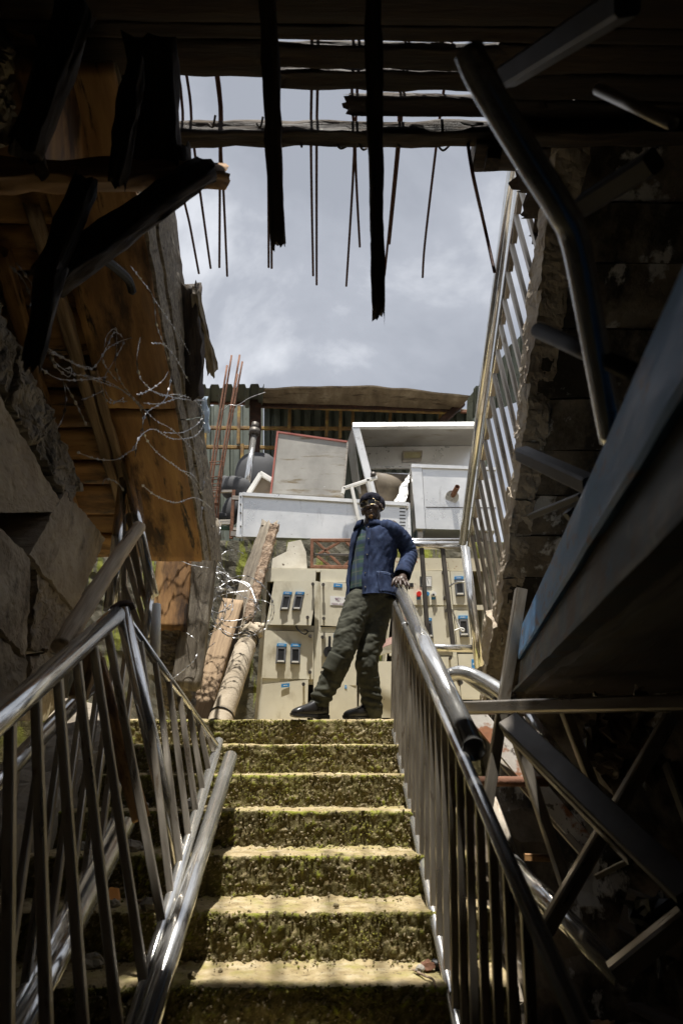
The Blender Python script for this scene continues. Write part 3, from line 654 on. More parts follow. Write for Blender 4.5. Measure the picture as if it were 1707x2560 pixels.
pa, pb_ = PY('l4', 345, 850, 2.75), PY('l4', 785, 170, 3.35)
mwp, Lp = frame(pa, pb_); V, F = [], []
for i in range(50):
    f = i/49
    for j in range(18):
        a = 2*math.pi*j/18; r_ = .043 - .010*f + .004*noise.noise(Vector((f*9, math.cos(a)*1.5, math.sin(a)*1.5))) - .006*max(0, noise.noise(Vector((f*14, math.cos(a)*3, math.sin(a)*3))))
        V.append(Vector((f*Lp + (.03*noise.noise(Vector((a, 4, 4))) if i == 49 else 0), r_*math.cos(a) + .012*math.sin(f*3), r_*math.sin(a))))
for i in range(49):
    for j in range(18): F.append((i*18 + j, i*18 + (j + 1) % 18, (i + 1)*18 + (j + 1) % 18, (i + 1)*18 + j))
F += [tuple(reversed(range(18))), tuple(range(49*18, 50*18))]
pole = tag(mk('wooden_pole', (V, F), LOGW, None, mwp, smooth=True), 'pale peeled wooden pole leaning on the left railings', 'pole')
tag(timber('plank_in_railing', PY('l4', 540, 920, 3.3), PY('l5', 790, 420, 3.1), .07, .025, WOODO, None, up=(0, 1, 0), amp=.006), 'narrow orange plank standing inside the toppled railing', 'plank')
tag(timber('cut_plank', PY('l4', 520, 870, 2.95), PY('l4', 440, 1130, 2.9), .07, .04, WOODP, None, up=(0, 1, 0), amp=.006), 'short red-brown plank end under the chrome handrail', 'plank')

# timbers bracing the top left corner
tb = [('long horizontal timber prop across the upper left', (-60, 404, 2.15), (516, 402, 2.75), .085, .075, WOODO, 1.0),
      ('thick dark diagonal brace meeting the horizontal prop', (112, 648, 2.2), (470, 388, 2.62), .115, .07, WOODC, .8),
      ('dark strut dropping from the horizontal prop to the brace', (198, 415, 2.3), (112, 640, 2.15), .075, .06, WOODD, 1.0),
      ('dark strut hanging below the diagonal brace at left', (122, 610, 2.13), (72, 840, 2.05), .075, .05, WOODD, .6),
      ('dark upright timber above the horizontal prop', (318, 150, 2.35), (266, 420, 2.3), .05, .05, WOODD, 1.0),
      ('broad dark post beside the sky opening', (346, 95, 2.5), (366, 425, 2.65), .175, .10, WOODC, 1.0),
      ('black slanted timber over the orange ceiling panel', (178, 20, 1.95), (58, 350, 1.9), .085, .06, WOODD, 1.0),
      ('small pale stick standing on the horizontal prop', (78, 300, 2.2), (98, 400, 2.2), .03, .02, WOODP, 1.0),
      ('block standing between beam and prop at the opening', (402, 330, 2.62), (408, 385, 2.66), .10, .08, WOODD, 1.0)]
for lb, a, b, wd, ht, mt, tp in tb:
    tag(timber('timber_prop', PD('d', *a), PD('d', *b), wd, ht, mt, None, up=(0, 1, 0), amp=.016, ragged=.03, taper=tp, freq=7), lb, 'timber', 'props in the upper left')
mwq, _l = frame(PX('d', 205, -40, -1.02), PX('d', 205, 392, -1.02), (1, 0, 0))
tag(mk('stained_plywood', ([mwq.inverted() @ v for v in (PX('d', 90, 392, -1.02), PX('d', 312, 385, -1.02), PX('d', 236, 20, -1.02), PX('d', 180, 20, -1.02), PX('d', 90, 392, -1.05), PX('d', 312, 385, -1.05), PX('d', 236, 20, -1.05), PX('d', 180, 20, -1.05))], [(0, 1, 2, 3), (7, 6, 5, 4), (0, 4, 5, 1), (1, 5, 6, 2), (2, 6, 7, 3), (3, 7, 4, 0)]), WOODO, None, mwq), 'orange stained plywood panel between dark timbers at upper left', 'plywood')
P = [PX('l3', x, y, XE + .01) for x, y in ((640, 20), (720, 80), (790, 150), (815, 235))]
tag(mk('bent_metal_strip', sweep(smooth_path(P, 4), [.018]*12 + [.006], 8), BLACKIN), 'black curved strip on the orange formwork', 'strip')

# ------------------------------------------------------------------ switchgear cabinets on the landing
YC = 5.9
def cp(x, y, dy=0, zn='cab'): return PY(zn, x, y, YC + dy)
def panel(name, quad, dy, th, mat, parent, zn='cab'):
    """quad: lower-left, lower-right, upper-right, upper-left as seen; stands th proud of YC + dy"""
    dys = dy if hasattr(dy, '__len__') else [dy]*4
    q = [cp(x, y, d, zn) for (x, y), d in zip(quad, dys)]
    return slab(name, *q, (0, th, 0), mat, parent)
def breaker(quad, parent, zn='cl', dy=-.03, lab=True, dark=True):
    ll, lr_, ur_, ul = [Vector((x, y)) for x, y in quad]
    f = lambda u, v: tuple(ll*(1 - u)*(1 - v) + lr_*u*(1 - v) + ur_*u*v + ul*(1 - u)*v)
    b = panel('breaker', [f(0, 0), f(1, 0), f(1, 1), f(0, 1)], dy - .008, .02, GREYPL, parent, zn)
    panel('recess', [f(.2, .16), f(.83, .16), f(.83, .86), f(.2, .86)], dy - .0105, .004, BLACKPL, b, zn)
    panel('bezel', [f(.2, .86), f(.83, .86), f(.93, .96), f(.1, .96)], dy - .014, .006, GREYPL, b, zn)
    panel('bezel', [f(.04, .14), f(.2, .16), f(.2, .86), f(.06, .92)], dy - .014, .006, GREYPL, b, zn)
    panel('bezel', [f(.83, .16), f(.96, .14), f(.95, .92), f(.83, .86)], dy - .014, .006, GREYPL, b, zn)
    panel('toggle', [f(.14, .10), f(.88, .10), f(.82, .19), f(.22, .19)], dy - .026, .016, WHITE, b, zn)
    if lab:
        panel('name_strip', [f(.0, 1.0), f(1, 1.0), f(1.05, 1.17), f(.05, 1.17)], dy - .010, .02, LBLUE, b, zn)
        for i in range(5): panel('lettering', [f(.24 + i*.11, 1.055), f(.31 + i*.11, 1.055), f(.32 + i*.11, 1.105), f(.25 + i*.11, 1.105)], dy - .0112, .001, WHITE, b, zn)
    return b
def label_strip(quad, parent, zn, dy=-.032):
    panel('name_strip', quad, dy, .006, LBLUE, parent, zn)
    (x0, y0), (x1, y1), (x2, y2), (x3, y3) = quad
    f = lambda u, v: (x0 + (x1 - x0)*u + (x3 - x0)*v, y0 + (y1 - y0)*u + (y3 - y0)*v)
    for i in range(5): panel('lettering', [f(.26 + i*.1, .4), f(.33 + i*.1, .4), f(.33 + i*.1, .62), f(.26 + i*.1, .62)], dy - .001, .001, WHITE, parent, zn)
def knob(x, y, parent, zn='cab', dy=-.03, r_=.014):
    p = cp(x, y, dy, zn); pipe('knob', p + Vector((0, .012, 0)), p + Vector((0, -.035, 0)), r_*.6, DARKSQ, parent, 10)
    pipe('knob', p + Vector((0, -.03, 0)), p + Vector((0, -.05, 0)), r_, DARKSQ, parent, 12)
def carcass(parent, corners, divs):
    a, b, c, d = [cp(x, y) for x, y in corners]       # ll, lr, ur, ul
    V = Vector((0, .5, 0))
    slab('back_panel', a + V, b + V, c + V, d + V, (0, .02, 0), BLACKIN, parent)
    slab('side_panel', a, a + V, d + V, d, (.012, 0, 0), BEIGE, parent); slab('side_panel', b, b + V, c + V, c, (-.012, 0, 0), BEIGE, parent)
    slab('top_panel', d, c, c + V, d + V, (0, 0, -.012), BEIGE, parent)
    for q in divs: panel('frame_member', q, -.004, .03, BEIGE, parent)

cA = thing('switchgear_cabinet', 'beige switchgear cabinet with crooked doors left of the man', 'cabinet', cp(370, 1160))
carcass(cA, [(84, 1170), (720, 1170), (760, 228), (150, 214)],
        [[(84, 1170), (122, 1170), (168, 216), (150, 214)], [(166, 298), (455, 300), (458, 228), (168, 219)], [(440, 1170), (476, 1170), (486, 300), (452, 298)],
         [(484, 300), (760, 306), (760, 232), (486, 228)], [(140, 590), (445, 598), (447, 566), (148, 560)], [(132, 915), (440, 918), (442, 888), (134, 882)], [(478, 604), (740, 606), (745, 575), (480, 572)],
         [(460, 228), (484, 228), (484, 240), (460, 240)], [(724, 1170), (745, 1170), (775, 306), (755, 306)]])
d = panel('door', [(158, 558), (428, 562), (470, 296), (206, 296)], [-.03, -.09, -.09, -.03], .016, BEIGE, cA)
breaker([(255*1, 700), (0, 0), (0, 0), (0, 0)] and [(556, 704), (678, 706), (718, 484), (600, 478)], d, dy=-.055); breaker([(724, 700), (848, 704), (890, 484), (770, 478)], d, dy=-.072)
knob(440, 322, d, dy=-.085); knob(408, 522, d, dy=-.075)
d = panel('door', [(132, 880), (440, 888), (446, 602), (150, 592)], -.026, .016, BEIGE, cA)
breaker([(498, 1446), (636, 1450), (646, 1212), (512, 1206)], d); breaker([(702, 1456), (838, 1460), (846, 1216), (708, 1212)], d)
knob(425, 634, d); knob(423, 850, d)
d = panel('door', [(114, 1172), (404, 1172), (412, 890), (136, 918)], [-.035, -.06, -.06, -.035], .016, BEIGE, cA)
label_strip([(576, 1784), (692, 1776), (694, 1724), (580, 1736)], d, 'cl', dy=-.062); knob(384, 922, d, dy=-.06)
d = panel('door', [(486, 562), (735, 576), (742, 312), (486, 297)], -.026, .016, BEIGE, cA)
label_strip([(563, 331), (615, 334), (617, 313), (565, 309)], d, 'cab'); knob(502, 325, d); knob(505, 528, d)
pp = panel('paper_notice', [(543, 440), (643, 447), (643, 392), (543, 384)], -.030, .002, PAPER, d)
for (x, y, a, b) in ((572, 398, 22, 2), (580, 404, 10, 3), (598, 399, 9, 2), (586, 412, 16, 2), (550, 428, 40, 1.5), (600, 430, 38, 1.5), (556, 436, 66, 1.5), (592, 394, 3, 8), (576, 396, 3, 12)):
    panel('ink_stroke', [(x, y + b), (x + a, y + b + 1), (x + a, y + 1), (x, y)], -.032, .0008, INK, pp)
d = panel('door', [(478, 925), (700, 925), (710, 610), (480, 606)], -.026, .016, BEIGE, cA)
label_strip([(562, 634), (604, 636), (606, 616), (564, 612)], d, 'cab'); knob(497, 640, d); knob(494, 852, d)
p = cp(536, 728, -.03); pipe('switch_boss', p, p + Vector((0, -.05, 0)), .045, BLACKPL, d, 20); slab('switch_lever', cp(530, 712, -.085), cp(548, 712, -.085), cp(548, 628, -.085), cp(533, 628, -.085), (0, .02, 0), BLACKPL, d)
d = panel('door', [(530, 1172), (706, 1172), (704, 926), (546, 912)], [-.04, -.02, -.02, -.04], .016, BEIGE, cA); knob(566, 1158, d); label_strip([(630, 942), (644, 946), (644, 926), (632, 922)], d, 'cab')
tag(tube('loose_cable', [PY('cl', x, y, YC - .06) for x, y in ((785, 920), (800, 960), (850, 1010), (910, 1040), (945, 1010), (930, 980), (895, 980))], .006, BLACKPL, seg=8), 'black loose cable hanging between the upper left cabinet doors', 'cable')

cB = thing('switchgear_cabinet', 'beige rust-spotted switchgear cabinet behind the landing railing', 'cabinet', cp(1150, 1000))
carcass(cB, [(835, 1170), (1475, 1170), (1480, 160), (935, 155)],
        [[(935, 232), (1256, 232), (1246, 158), (935, 155)], [(1258, 234), (1480, 236), (1480, 160), (1248, 158)], [(1290, 1000), (1330, 1000), (1262, 236), (1250, 236)],
         [(1040, 462), (1265, 462), (1262, 440), (1040, 440)], [(1282, 468), (1480, 470), (1480, 440), (1278, 440)], [(900, 745), (1280, 745), (1278, 700), (900, 700)]])
for o in [o for o in cB.children if o.name.startswith('frame_member')][:2]: o.data.materials[0] = BEIGERUST
d = panel('door', [(1010, 438), (1252, 440), (1244, 236), (1010, 230)], -.026, .016, BEIGE, cB)
g = panel('gauge', [(408, 686), (580, 688), (580, 536), (406, 536)], -.032, .012, BLACKPL, d, 'crt'); panel('dial', [(432, 676), (574, 680), (574, 542), (430, 542)], -.034, .004, PAPER, g, 'crt')
panel('needle', [(534, 642), (540, 642), (506, 552), (502, 554)], -.0355, .001, BLACKPL, g, 'crt')
for i in range(5): panel('tick', [(505 + i*13, 566), (508 + i*13, 566), (509 + i*13, 552), (506 + i*13, 552)], -.0355, .001, BLACKPL, g, 'crt')
for x, y, mt, nm in ((388, 805, REDP, 'push_button'), (606, 805, WHITE, 'key_switch')):
    p = cp(x, y, -.03, 'crt'); b = pipe(nm, p, p + Vector((0, -.04, 0)), .022, mt, d, 18)
    panel('name_strip', [(x - 26, y + 70), (x + 28, y + 70), (x + 28, y + 28), (x - 26, y + 28)], -.029, .003, LBLUE, d, 'crt')
p = cp(606, 805, -.072, 'crt'); pipe('keyhole', p, p + Vector((0, -.003, 0)), .010, BLACKPL, d, 10)
p = cp(512, 800, -.03, 'crt'); pipe('selector', p, p + Vector((0, -.03, 0)), .018, LBLUE, d, 14)
knob(1220, 250, d); knob(1230, 405, d); panel('warning_sign', [(258, 690), (312, 690), (312, 632), (258, 632)], -.030, .002, BLACKPL, d, 'crt')
d = panel('door', [(1284, 438), (1400, 440), (1400, 238), (1266, 236)], -.026, .016, BEIGE, cB)
breaker([(932, 824), (1070, 822), (1046, 574), (912, 578)], d, 'crt')
d = panel('door', [(1060, 690), (1282, 692), (1264, 448), (1040, 462)], [-.03, -.045, -.045, -.03], .016, BEIGE, cB); breaker([(495, 1440), (606, 1440), (582, 1190), (470, 1190)], d, 'crt', dy=-.04); knob(1240, 480, d, dy=-.04)
d = panel('door', [(1308, 700), (1420, 705), (1410, 474), (1288, 472)], -.026, .016, BEIGE, cB); breaker([(992, 1424), (1136, 1422), (1108, 1154), (968, 1156)], d, 'crt')
d = panel('door', [(1090, 960), (1320, 960), (1300, 752), (1080, 752)], -.026, .016, BEIGE, cB); knob(1262, 765, d)
d = panel('door', [(1335, 1010), (1480, 1010), (1480, 735), (1312, 735)], -.026, .016, BEIGE, cB); label_strip([(1396, 826), (1420, 826), (1418, 768), (1394, 768)], d, 'cab')
d = panel('door', [(846, 1120), (1060, 1120), (1050, 782), (832, 780)], [-.05, -.02, -.02, -.05], .016, BEIGE, cB)
tag(slab('pink_board', cp(836, 706, -.25), cp(934, 666, -.35), cp(930, 626, -.30), cp(832, 662, -.2), (.01, .02, -.05), M('pink_brown_board', [(.3, (.22, .12, .10)), (.7, (.36, .24, .20))], scale=12, rough=(.8, .9))), 'pinkish brown board stuck beside the standing leg', 'board')
tag(slab('beige_ledge', cp(836, 745, -.25), cp(940, 715, -.35), cp(934, 668, -.352), cp(836, 708, -.252), (0, .03, 0), BEIGE), 'slanted beige metal ledge beside the standing leg', 'panel')

# ------------------------------------------------------------------ what lies on and above the wall
YW = 6.38
ts = thing('steel_truss', 'rusty square-tube truss panel standing behind the jacket', 'truss', PY('cab', 560, 215, YW))
def tt(x0, y0, x1, y1, wd=.03, mt=RUST, nm='chord'): bar(nm, PY('cab', x0, y0, YW - .12), PY('cab', x1, y1, YW - .12), wd, wd, mt, ts, up=(0, 1, 0))
tt(426, 50, 800, 50); tt(424, 210, 800, 212); tt(434, 50, 432, 212, .03, RUST, 'end_member'); tt(452, 138, 790, 140, .025, DARKSQ)
for q in ((460, 58, 606, 202), (600, 60, 466, 140), (466, 146, 540, 204), (700, 80, 640, 60), (628, 205, 700, 140), (640, 62, 790, 204)): tt(*q, .024, RUST, 'brace')
# peeling white board
q = [(190, 218), (405, 226), (398, 120), (368, 46), (290, 62), (280, 118), (196, 160)]
V = [PY('cab', x, y, YW - .06) for x, y in q] + [PY('cab', x, y, YW - .06) + Vector((0, .03, 0)) for x, y in q]; n = len(q)
tag(mk('broken_board', (V, [tuple(range(n)), tuple(reversed(range(n, 2*n)))] + [(i, i + n, (i + 1) % n + n, (i + 1) % n) for i in range(n)]), CHIPB), 'peeling white broken board above the left cabinet', 'board')
tag(mk('concrete_lump', hexa(quadc(PY('wi', 740, 830, 6.2), PY('wi', 1070, 840, 6.2), PY('wi', 1060, 690, 6.2), PY('wi', 790, 590, 6.2), (0, .2, 0)), (12, 6, 10), .04, 9), STONE), 'pale broken concrete lump behind the razor wire', 'rubble')

# leaning timbers left of the cabinets
lg = tag(timber('rotten_post', PY('wi', 620, 2330, 5.5), PY('wi', 1330, 60, 6.1), .16, .11, WOODG, None, up=(0, 1, 0), amp=.02, ragged=.09), 'tall rotten post leaning beside the left cabinet', 'post')
mw = timber('rotten_core', PY('wi', 1090, 1130, 5.68), PY('wi', 1385, 60, 6.0), .08, .07, ROT, lg, up=(0, 1, 0), amp=.014, ragged=.10, freq=16, n=90)
tag(timber('sawn_plank', PY('wi', 500, 2330, 5.25), PY('wi', 920, 915, 5.75), .17, .05, WOODP, None, up=(0, 1, 0), amp=.006), 'clean sawn plank leaning below the razor wire', 'plank')
cv = thing('canvas_wrapped_pole', 'dirty canvas wrapped pole leaning next to the cabinets', 'pole', PY('wi', 760, 2300, 5.2))
mwx, Ln = frame(PY('wi', 755, 2330, 5.15), PY('wi', 1110, 1280, 5.6)); V, F = [], []
for i in range(60):
    f = i/59; x = f*Ln
    for j in range(28):
        a = 2*math.pi*j/28; r_ = .088 - .01*f + .006*math.sin(f*40 + a*2)*(f > .8) + .005*noise.noise(Vector((x*10, a, 0))) - .012*(abs(f - .90) < .02) - .008*(abs(f - .1) < .012)
        V.append(Vector((x, r_*math.cos(a), r_*math.sin(a))))
for i in range(59):
    for j in range(28): F.append((i*28 + j, i*28 + (j + 1) % 28, (i + 1)*28 + (j + 1) % 28, (i + 1)*28 + j))
mk('canvas', (V, F), BURLAP, cv, mwx, smooth=True)
mk('canvas_knot', hexa(quadc(PY('wi', 950, 1330, 5.5), PY('wi', 1215, 1300, 5.55), PY('wi', 1215, 1150, 5.55), PY('wi', 1030, 1180, 5.5), (.02, .12, .02)), (14, 6, 10), .045, 9), BURLAP, cv, smooth=True)
for f in (.1, .9, .93): mk('binding', sweep([mwx @ Vector((f*Ln + .01*math.sin(a), .087*math.cos(a), .087*math.sin(a))) for a in [2*math.pi*i/24 for i in range(24)]], .005, 6, closed=True), BLACKIN, cv)

# ------------------------------------------------------------------ scrapped kitchen steel on the terrace
ZT = 2.925
fb = thing('steel_cabinet', 'long pale steel cabinet lying on its side behind the man', 'steel cabinet', PY('eq', 640, 940, 6.62))
YF = 6.6
def ep(x, y, Y): return PY('eq', x, y, Y)
def epan(name, quad, Y, th, mat, parent): return slab(name, *[ep(x, y, Y) for x, y in quad], (0, th, 0), mat, parent)
epan('front_panel', [(222, 922), (1102, 948), (1082, 752), (228, 708)], YF, .62, SHEET, fb)
epan('top_lip', [(218, 707), (1088, 762), (1090, 744), (222, 690)], YF - .03, .66, SHEET, fb)
epan('hinge_strip', [(188, 922), (219, 924), (226, 694), (206, 692)], YF - .012, .05, SHEET, fb)
epan('end_strip', [(1084, 946), (1104, 948), (1096, 747), (1082, 746)], YF - .012, .05, SHEET, fb)
for y in (715, 756, 800, 870): p = ep(213, y, YF - .014); pipe('hinge_pin', p, p + Vector((0, -.015, 0)), .008, DARKSQ, fb, 8)
for i in range(6): y = 772 + i*18; epan('vent_slot', [(1042, y + 5), (1072, y + 6), (1072, y + 1), (1042, y)], YF - .003, .004, BLACKIN, fb)
epan('latch', [(1078, 775), (1088, 775), (1088, 752), (1078, 752)], YF - .03, .02, STEELSQ, fb)
epan('foot', [(168, 728), (208, 730), (208, 710), (170, 708)], YF, .04, STEELSQ, fb); epan('foot', [(160, 918), (192, 920), (192, 896), (162, 894)], YF, .04, STEELSQ, fb)
epan('foot', [(172, 888), (200, 888), (200, 874), (176, 874)], YF, .04, STEELSQ, fb)

rk = thing('rusty_rack', 'rusty angle-iron rack at the left end of the steel cabinet', 'rack', ep(120, 930, 6.7))
bar('upright', PY('el', 352, 2200, 6.62), PY('el', 384, 1655, 6.62), .035, .035, RUST, rk, up=(0, 1, 0))
for y in (1672, 2010, 2035): bar('crossbar', PY('el', 100, y, 6.66), PY('el', 375, y - 4, 6.66), .03, .03, STEELSQ, rk, up=(0, 1, 0))
bar('upright', PY('el', 130, 2200, 7.0), PY('el', 150, 1655, 7.0), .03, .03, RUST, rk, up=(0, 1, 0))
bar('crossbar', PY('el', 120, 2080, 6.66), PY('el', 370, 2085, 6.7), .04, .03, M('green_tray', [(.3, (.05, .10, .06)), (.7, (.09, .15, .09))]), rk, up=(0, 1, 0))

gp = thing('grey_panel', 'dull grey steel door panel with red edge, leaning upright', 'panel', ep(550, 705, 6.85))
epan('face', [(372, 694), (742, 716), (768, 428), (408, 378)], 6.85, .03, GREYPAN, gp)
epan('red_edge', [(366, 694), (374, 694), (410, 378), (401, 371)], 6.835, .06, REDEDGE, gp); epan('red_edge', [(408, 379), (768, 430), (772, 422), (403, 370)], 6.836, .06, REDEDGE, gp)
epan('steel_edge', [(742, 716), (752, 716), (776, 428), (766, 428)], 6.834, .05, STEELSQ, gp)

hd_ = thing('range_hood', 'big open stainless range hood tipped towards the steps', 'range hood', ep(1100, 700, 7.0))
f_ul, f_ur, f_lr, f_ll = ep(808, 345, 6.85), ep(1440, 340, 6.85), ep(1440, 690, 6.85), ep(905, 712, 6.85)
b_ul, b_ur, b_lr, b_ll = ep(838, 452, 7.55), ep(1440, 448, 7.55), ep(1440, 640, 7.55), ep(885, 640, 7.55)
def quad2(nm, a, b, c, d, off, mt, par): return slab(nm, a, b, c, d, off, mt, par)
quad2('top_panel', f_ul, f_ur, b_ur, b_ul, (0, 0, .012), GREYPAN, hd_)
epan('back_panel', [(862, 562), (1440, 556), (1440, 449), (842, 455)], 7.54, .015, SHEET, hd_)
quad2('side_panel', f_ll, f_ul, b_ul, b_ll, (-.015, 0, 0), SHEET, hd_)
s2 = ep(772, 435, 7.35), ep(800, 640, 7.35)
quad2('outer_side', ep(842, 700, 6.9), ep(800, 345, 6.9), s2[0], s2[1], (-.01, .01, 0), GREYPAN, hd_)
bar('front_rim', ep(798, 345, 6.84), ep(1445, 341, 6.84), .05, .075, SHEET, hd_, up=(0, .25, 1)); bar('front_rim', ep(812, 350, 6.84), ep(905, 715, 6.84), .085, .05, SHEET, hd_, up=(0, 1, 0))
lamp = epan('lamp_housing', [(1060, 520), (1158, 517), (1162, 473), (1058, 475)], 7.45, .08, STEELSQ, hd_); epan('lamp_glass', [(1068, 512), (1150, 510), (1153, 481), (1066, 483)], 7.44, .01, M('cloudy_yellow_glass', [(.3, (.28, .24, .12)), (.7, (.42, .38, .22))], rough=(.2, .4)), lamp)
bar('filter_rail', ep(880, 605, 7.2), ep(1110, 610, 7.2), .07, .06, SHEET, hd_, up=(0, 1, 0)); bar('filter_rail', ep(872, 564, 7.5), ep(1440, 560, 7.5), .03, .03, SHEET, hd_, up=(0, 1, 0))
dk = thing('round_duct', 'brown stained round duct under the range hood', 'duct', ep(970, 735, 7.0)); 
pipe('shell', ep(880, 680, 6.95), ep(1100, 690, 7.25), .20, M('sooty_brown_sheet', [(.3, (.08, .06, .04)), (.6, (.17, .135, .09)), (.8, (.26, .22, .16))], scale=6, rough=(.6, .8)), dk, 28)
tag(mk('bent_flashing', hexa(quadc(ep(1010, 735, 6.75), ep(1075, 745, 6.75), ep(1105, 560, 6.85), ep(1085, 600, 6.85), (0, .02, 0)), (6, 2, 12), .02, 6), SHEET), 'bent thin steel flashing between hood and steel box', 'flashing')

sb = thing('steel_box', 'shiny steel box with a pipe stub, beside the climbing railing', 'steel box', ep(1330, 890, 6.65))
epan('front_panel', [(1180, 882), (1545, 892), (1545, 578), (1160, 565)], 6.62, .55, SHEET, sb); epan('corner_post', [(1128, 880), (1178, 882), (1158, 562), (1104, 560)], 6.61, .05, SHEET, sb)
epan('top_lip', [(1104, 560), (1545, 575), (1545, 560), (1104, 542)], 6.6, .58, SHEET, sb); epan('seam', [(1180, 771), (1545, 774), (1545, 770), (1180, 767)], 6.616, .008, DARKSQ, sb)
quad2('side_panel', ep(1112, 905, 6.75), ep(1128, 880, 6.62), ep(1104, 545, 6.62), ep(1090, 600, 6.95), (.012, 0, 0), GREYPAN, sb)
pst = ep(1318, 712, 6.62); pen = ep(1344, 662, 6.45); pipe('pipe_stub', pst, pen, .027, RUST, sb, 18, wall=.004)
pipe('flange', ep(1316, 716, 6.618), ep(1316, 716, 6.60), .07, SHEET, sb, 22)
for x in (1150, 1490): epan('leg', [(x - 14, 945), (x + 14, 945), (x + 12, 885), (x - 12, 885)], 6.66, .06, STEELSQ, sb)
st = thing('tubular_stand', 'pale square-tube stand with ladder bars behind the cap', 'stand', ep(830, 905, 6.5))
for q in ((750, 672, 925, 614), (792, 664, 842, 905), (876, 625, 893, 700), (752, 668, 745, 700), (838, 880, 890, 872)): bar('tube', ep(q[0], q[1], 6.5), ep(q[2], q[3], 6.5), .035, .035, WHITE, st, up=(0, 1, 0))
pipe('wing_nut', ep(905, 590, 6.5), ep(905, 612, 6.5), .03, DARKSQ, st, 12)

# rusty column cage at the corner of the wall
cg = thing('rebar_column', 'tall rusty column cage of bars with ties, left of the steel cabinet', 'rebar', PY('el', 170, 1950, 6.6))
for pts in (((308, 242), (135, 1350), (60, 2000)), ((358, 130), (160, 1400), (110, 2000)), ((450, 124), (225, 1450), (150, 2000)), ((480, 200), (255, 1430), (200, 2000)), ((425, 340), (215, 1500), (175, 2000))):
    tube('bar', [PY('el', x, y, 6.62 + i*.01) for i, (x, y) in enumerate(pts)], .011, RUST, cg, seg=8, sub=5)
for y, dx in ((1335, 0), (1505, -25), (1585, -35), (1635, -40), (1660, -42), (1730, -52), (1800, -62)):
    q = [PY('el', 110 + dx*.6, y, 6.58), PY('el', 255 + dx, y - 8, 6.58), PY('el', 262 + dx, y + 25, 6.72), PY('el', 118 + dx*.6, y + 30, 6.72)]
    mk('tie', sweep(q, .006, 6, closed=True), RUST, cg)
P = [PY('el', x, y, 6.6) for x, y in ((275, 745), (330, 690), (430, 690), (560, 610), (740, 545))]
tag(tube('tie_wire', P, .004, WIRE, seg=6), 'thin loose wire strung from the column cage', 'wire')

# dark moulded seats and a framed panel behind
def blob(name, c, r, lb, mat=TARP, rot=0, par=None, pw=2.6):
    V, F = [], []; nu, nv = 26, 16
    for i in range(nv + 1):
        th = math.pi*i/nv
        for j in range(nu):
            ph = 2*math.pi*j/nu; sg = lambda v: math.copysign(abs(v)**(2/pw), v)
            x, y, z = sg(math.sin(th)*math.cos(ph))*r[0], sg(math.sin(th)*math.sin(ph))*r[1], sg(math.cos(th))*r[2]
            V.append(Vector((x*math.cos(rot) - z*math.sin(rot), y, x*math.sin(rot) + z*math.cos(rot))) + Vector(c))
    for i in range(nv):
        for j in range(nu): F.append((i*nu + j, (i + 1)*nu + j, (i + 1)*nu + (j + 1) % nu, i*nu + (j + 1) % nu))
    o = mk(name, (V, F), mat, par, smooth=True)
    return tag(o, lb, 'seat', 'scrapped plastic seats') if lb else o
s1 = thing('moulded_chair', 'dark grey moulded seat with curved back, above the rusty rack', 'seat', PY('el', 400, 1700, 7.0), 'scrapped plastic seats')
blob('backrest', PY('el', 300, 1585, 7.0), (.06, .07, .10), None, par=s1, rot=.5); blob('seat', PY('el', 415, 1640, 7.0), (.17, .15, .13), None, par=s1, rot=-.2)
s2_ = thing('moulded_chair', 'dark grey moulded seat inside the rusty rack', 'seat', PY('el', 340, 2010, 6.85), 'scrapped plastic seats')
blob('backrest', PY('el', 355, 1895, 6.85), (.10, .10, .16), None, par=s2_, rot=-.25); blob('seat', PY('el', 265, 1975, 6.85), (.10, .1, .055), None, par=s2_, rot=.2)
fp = thing('framed_pane', 'small tilted framed pane beside the grey panel', 'frame', PY('el', 680, 1690, 6.9))
for q in ((550, 1690, 690, 1470), (680, 1462, 810, 1540)): bar('frame_bar', PY('el', q[0], q[1], 6.9), PY('el', q[2], q[3], 6.9), .05, .04, WHITE, fp, up=(0, 1, 0))
slab('pane', PY('el', 580, 1690, 6.93), PY('el', 800, 1690, 6.93), PY('el', 800, 1550, 6.93), PY('el', 695, 1490, 6.93), (0, .01, 0), M('dusty_pane', [(.3, (.16, .12, .07)), (.7, (.27, .22, .15))], rough=(.3, .5)), fp)
for lb, q, rr_ in (('dark drum heap behind the chrome roof post', (650, 1560), (.28, .3, .36)),):
    tag(blob('dark_drum', PY('el', *q, 7.8), rr_, None, TARP), lb, 'drum')

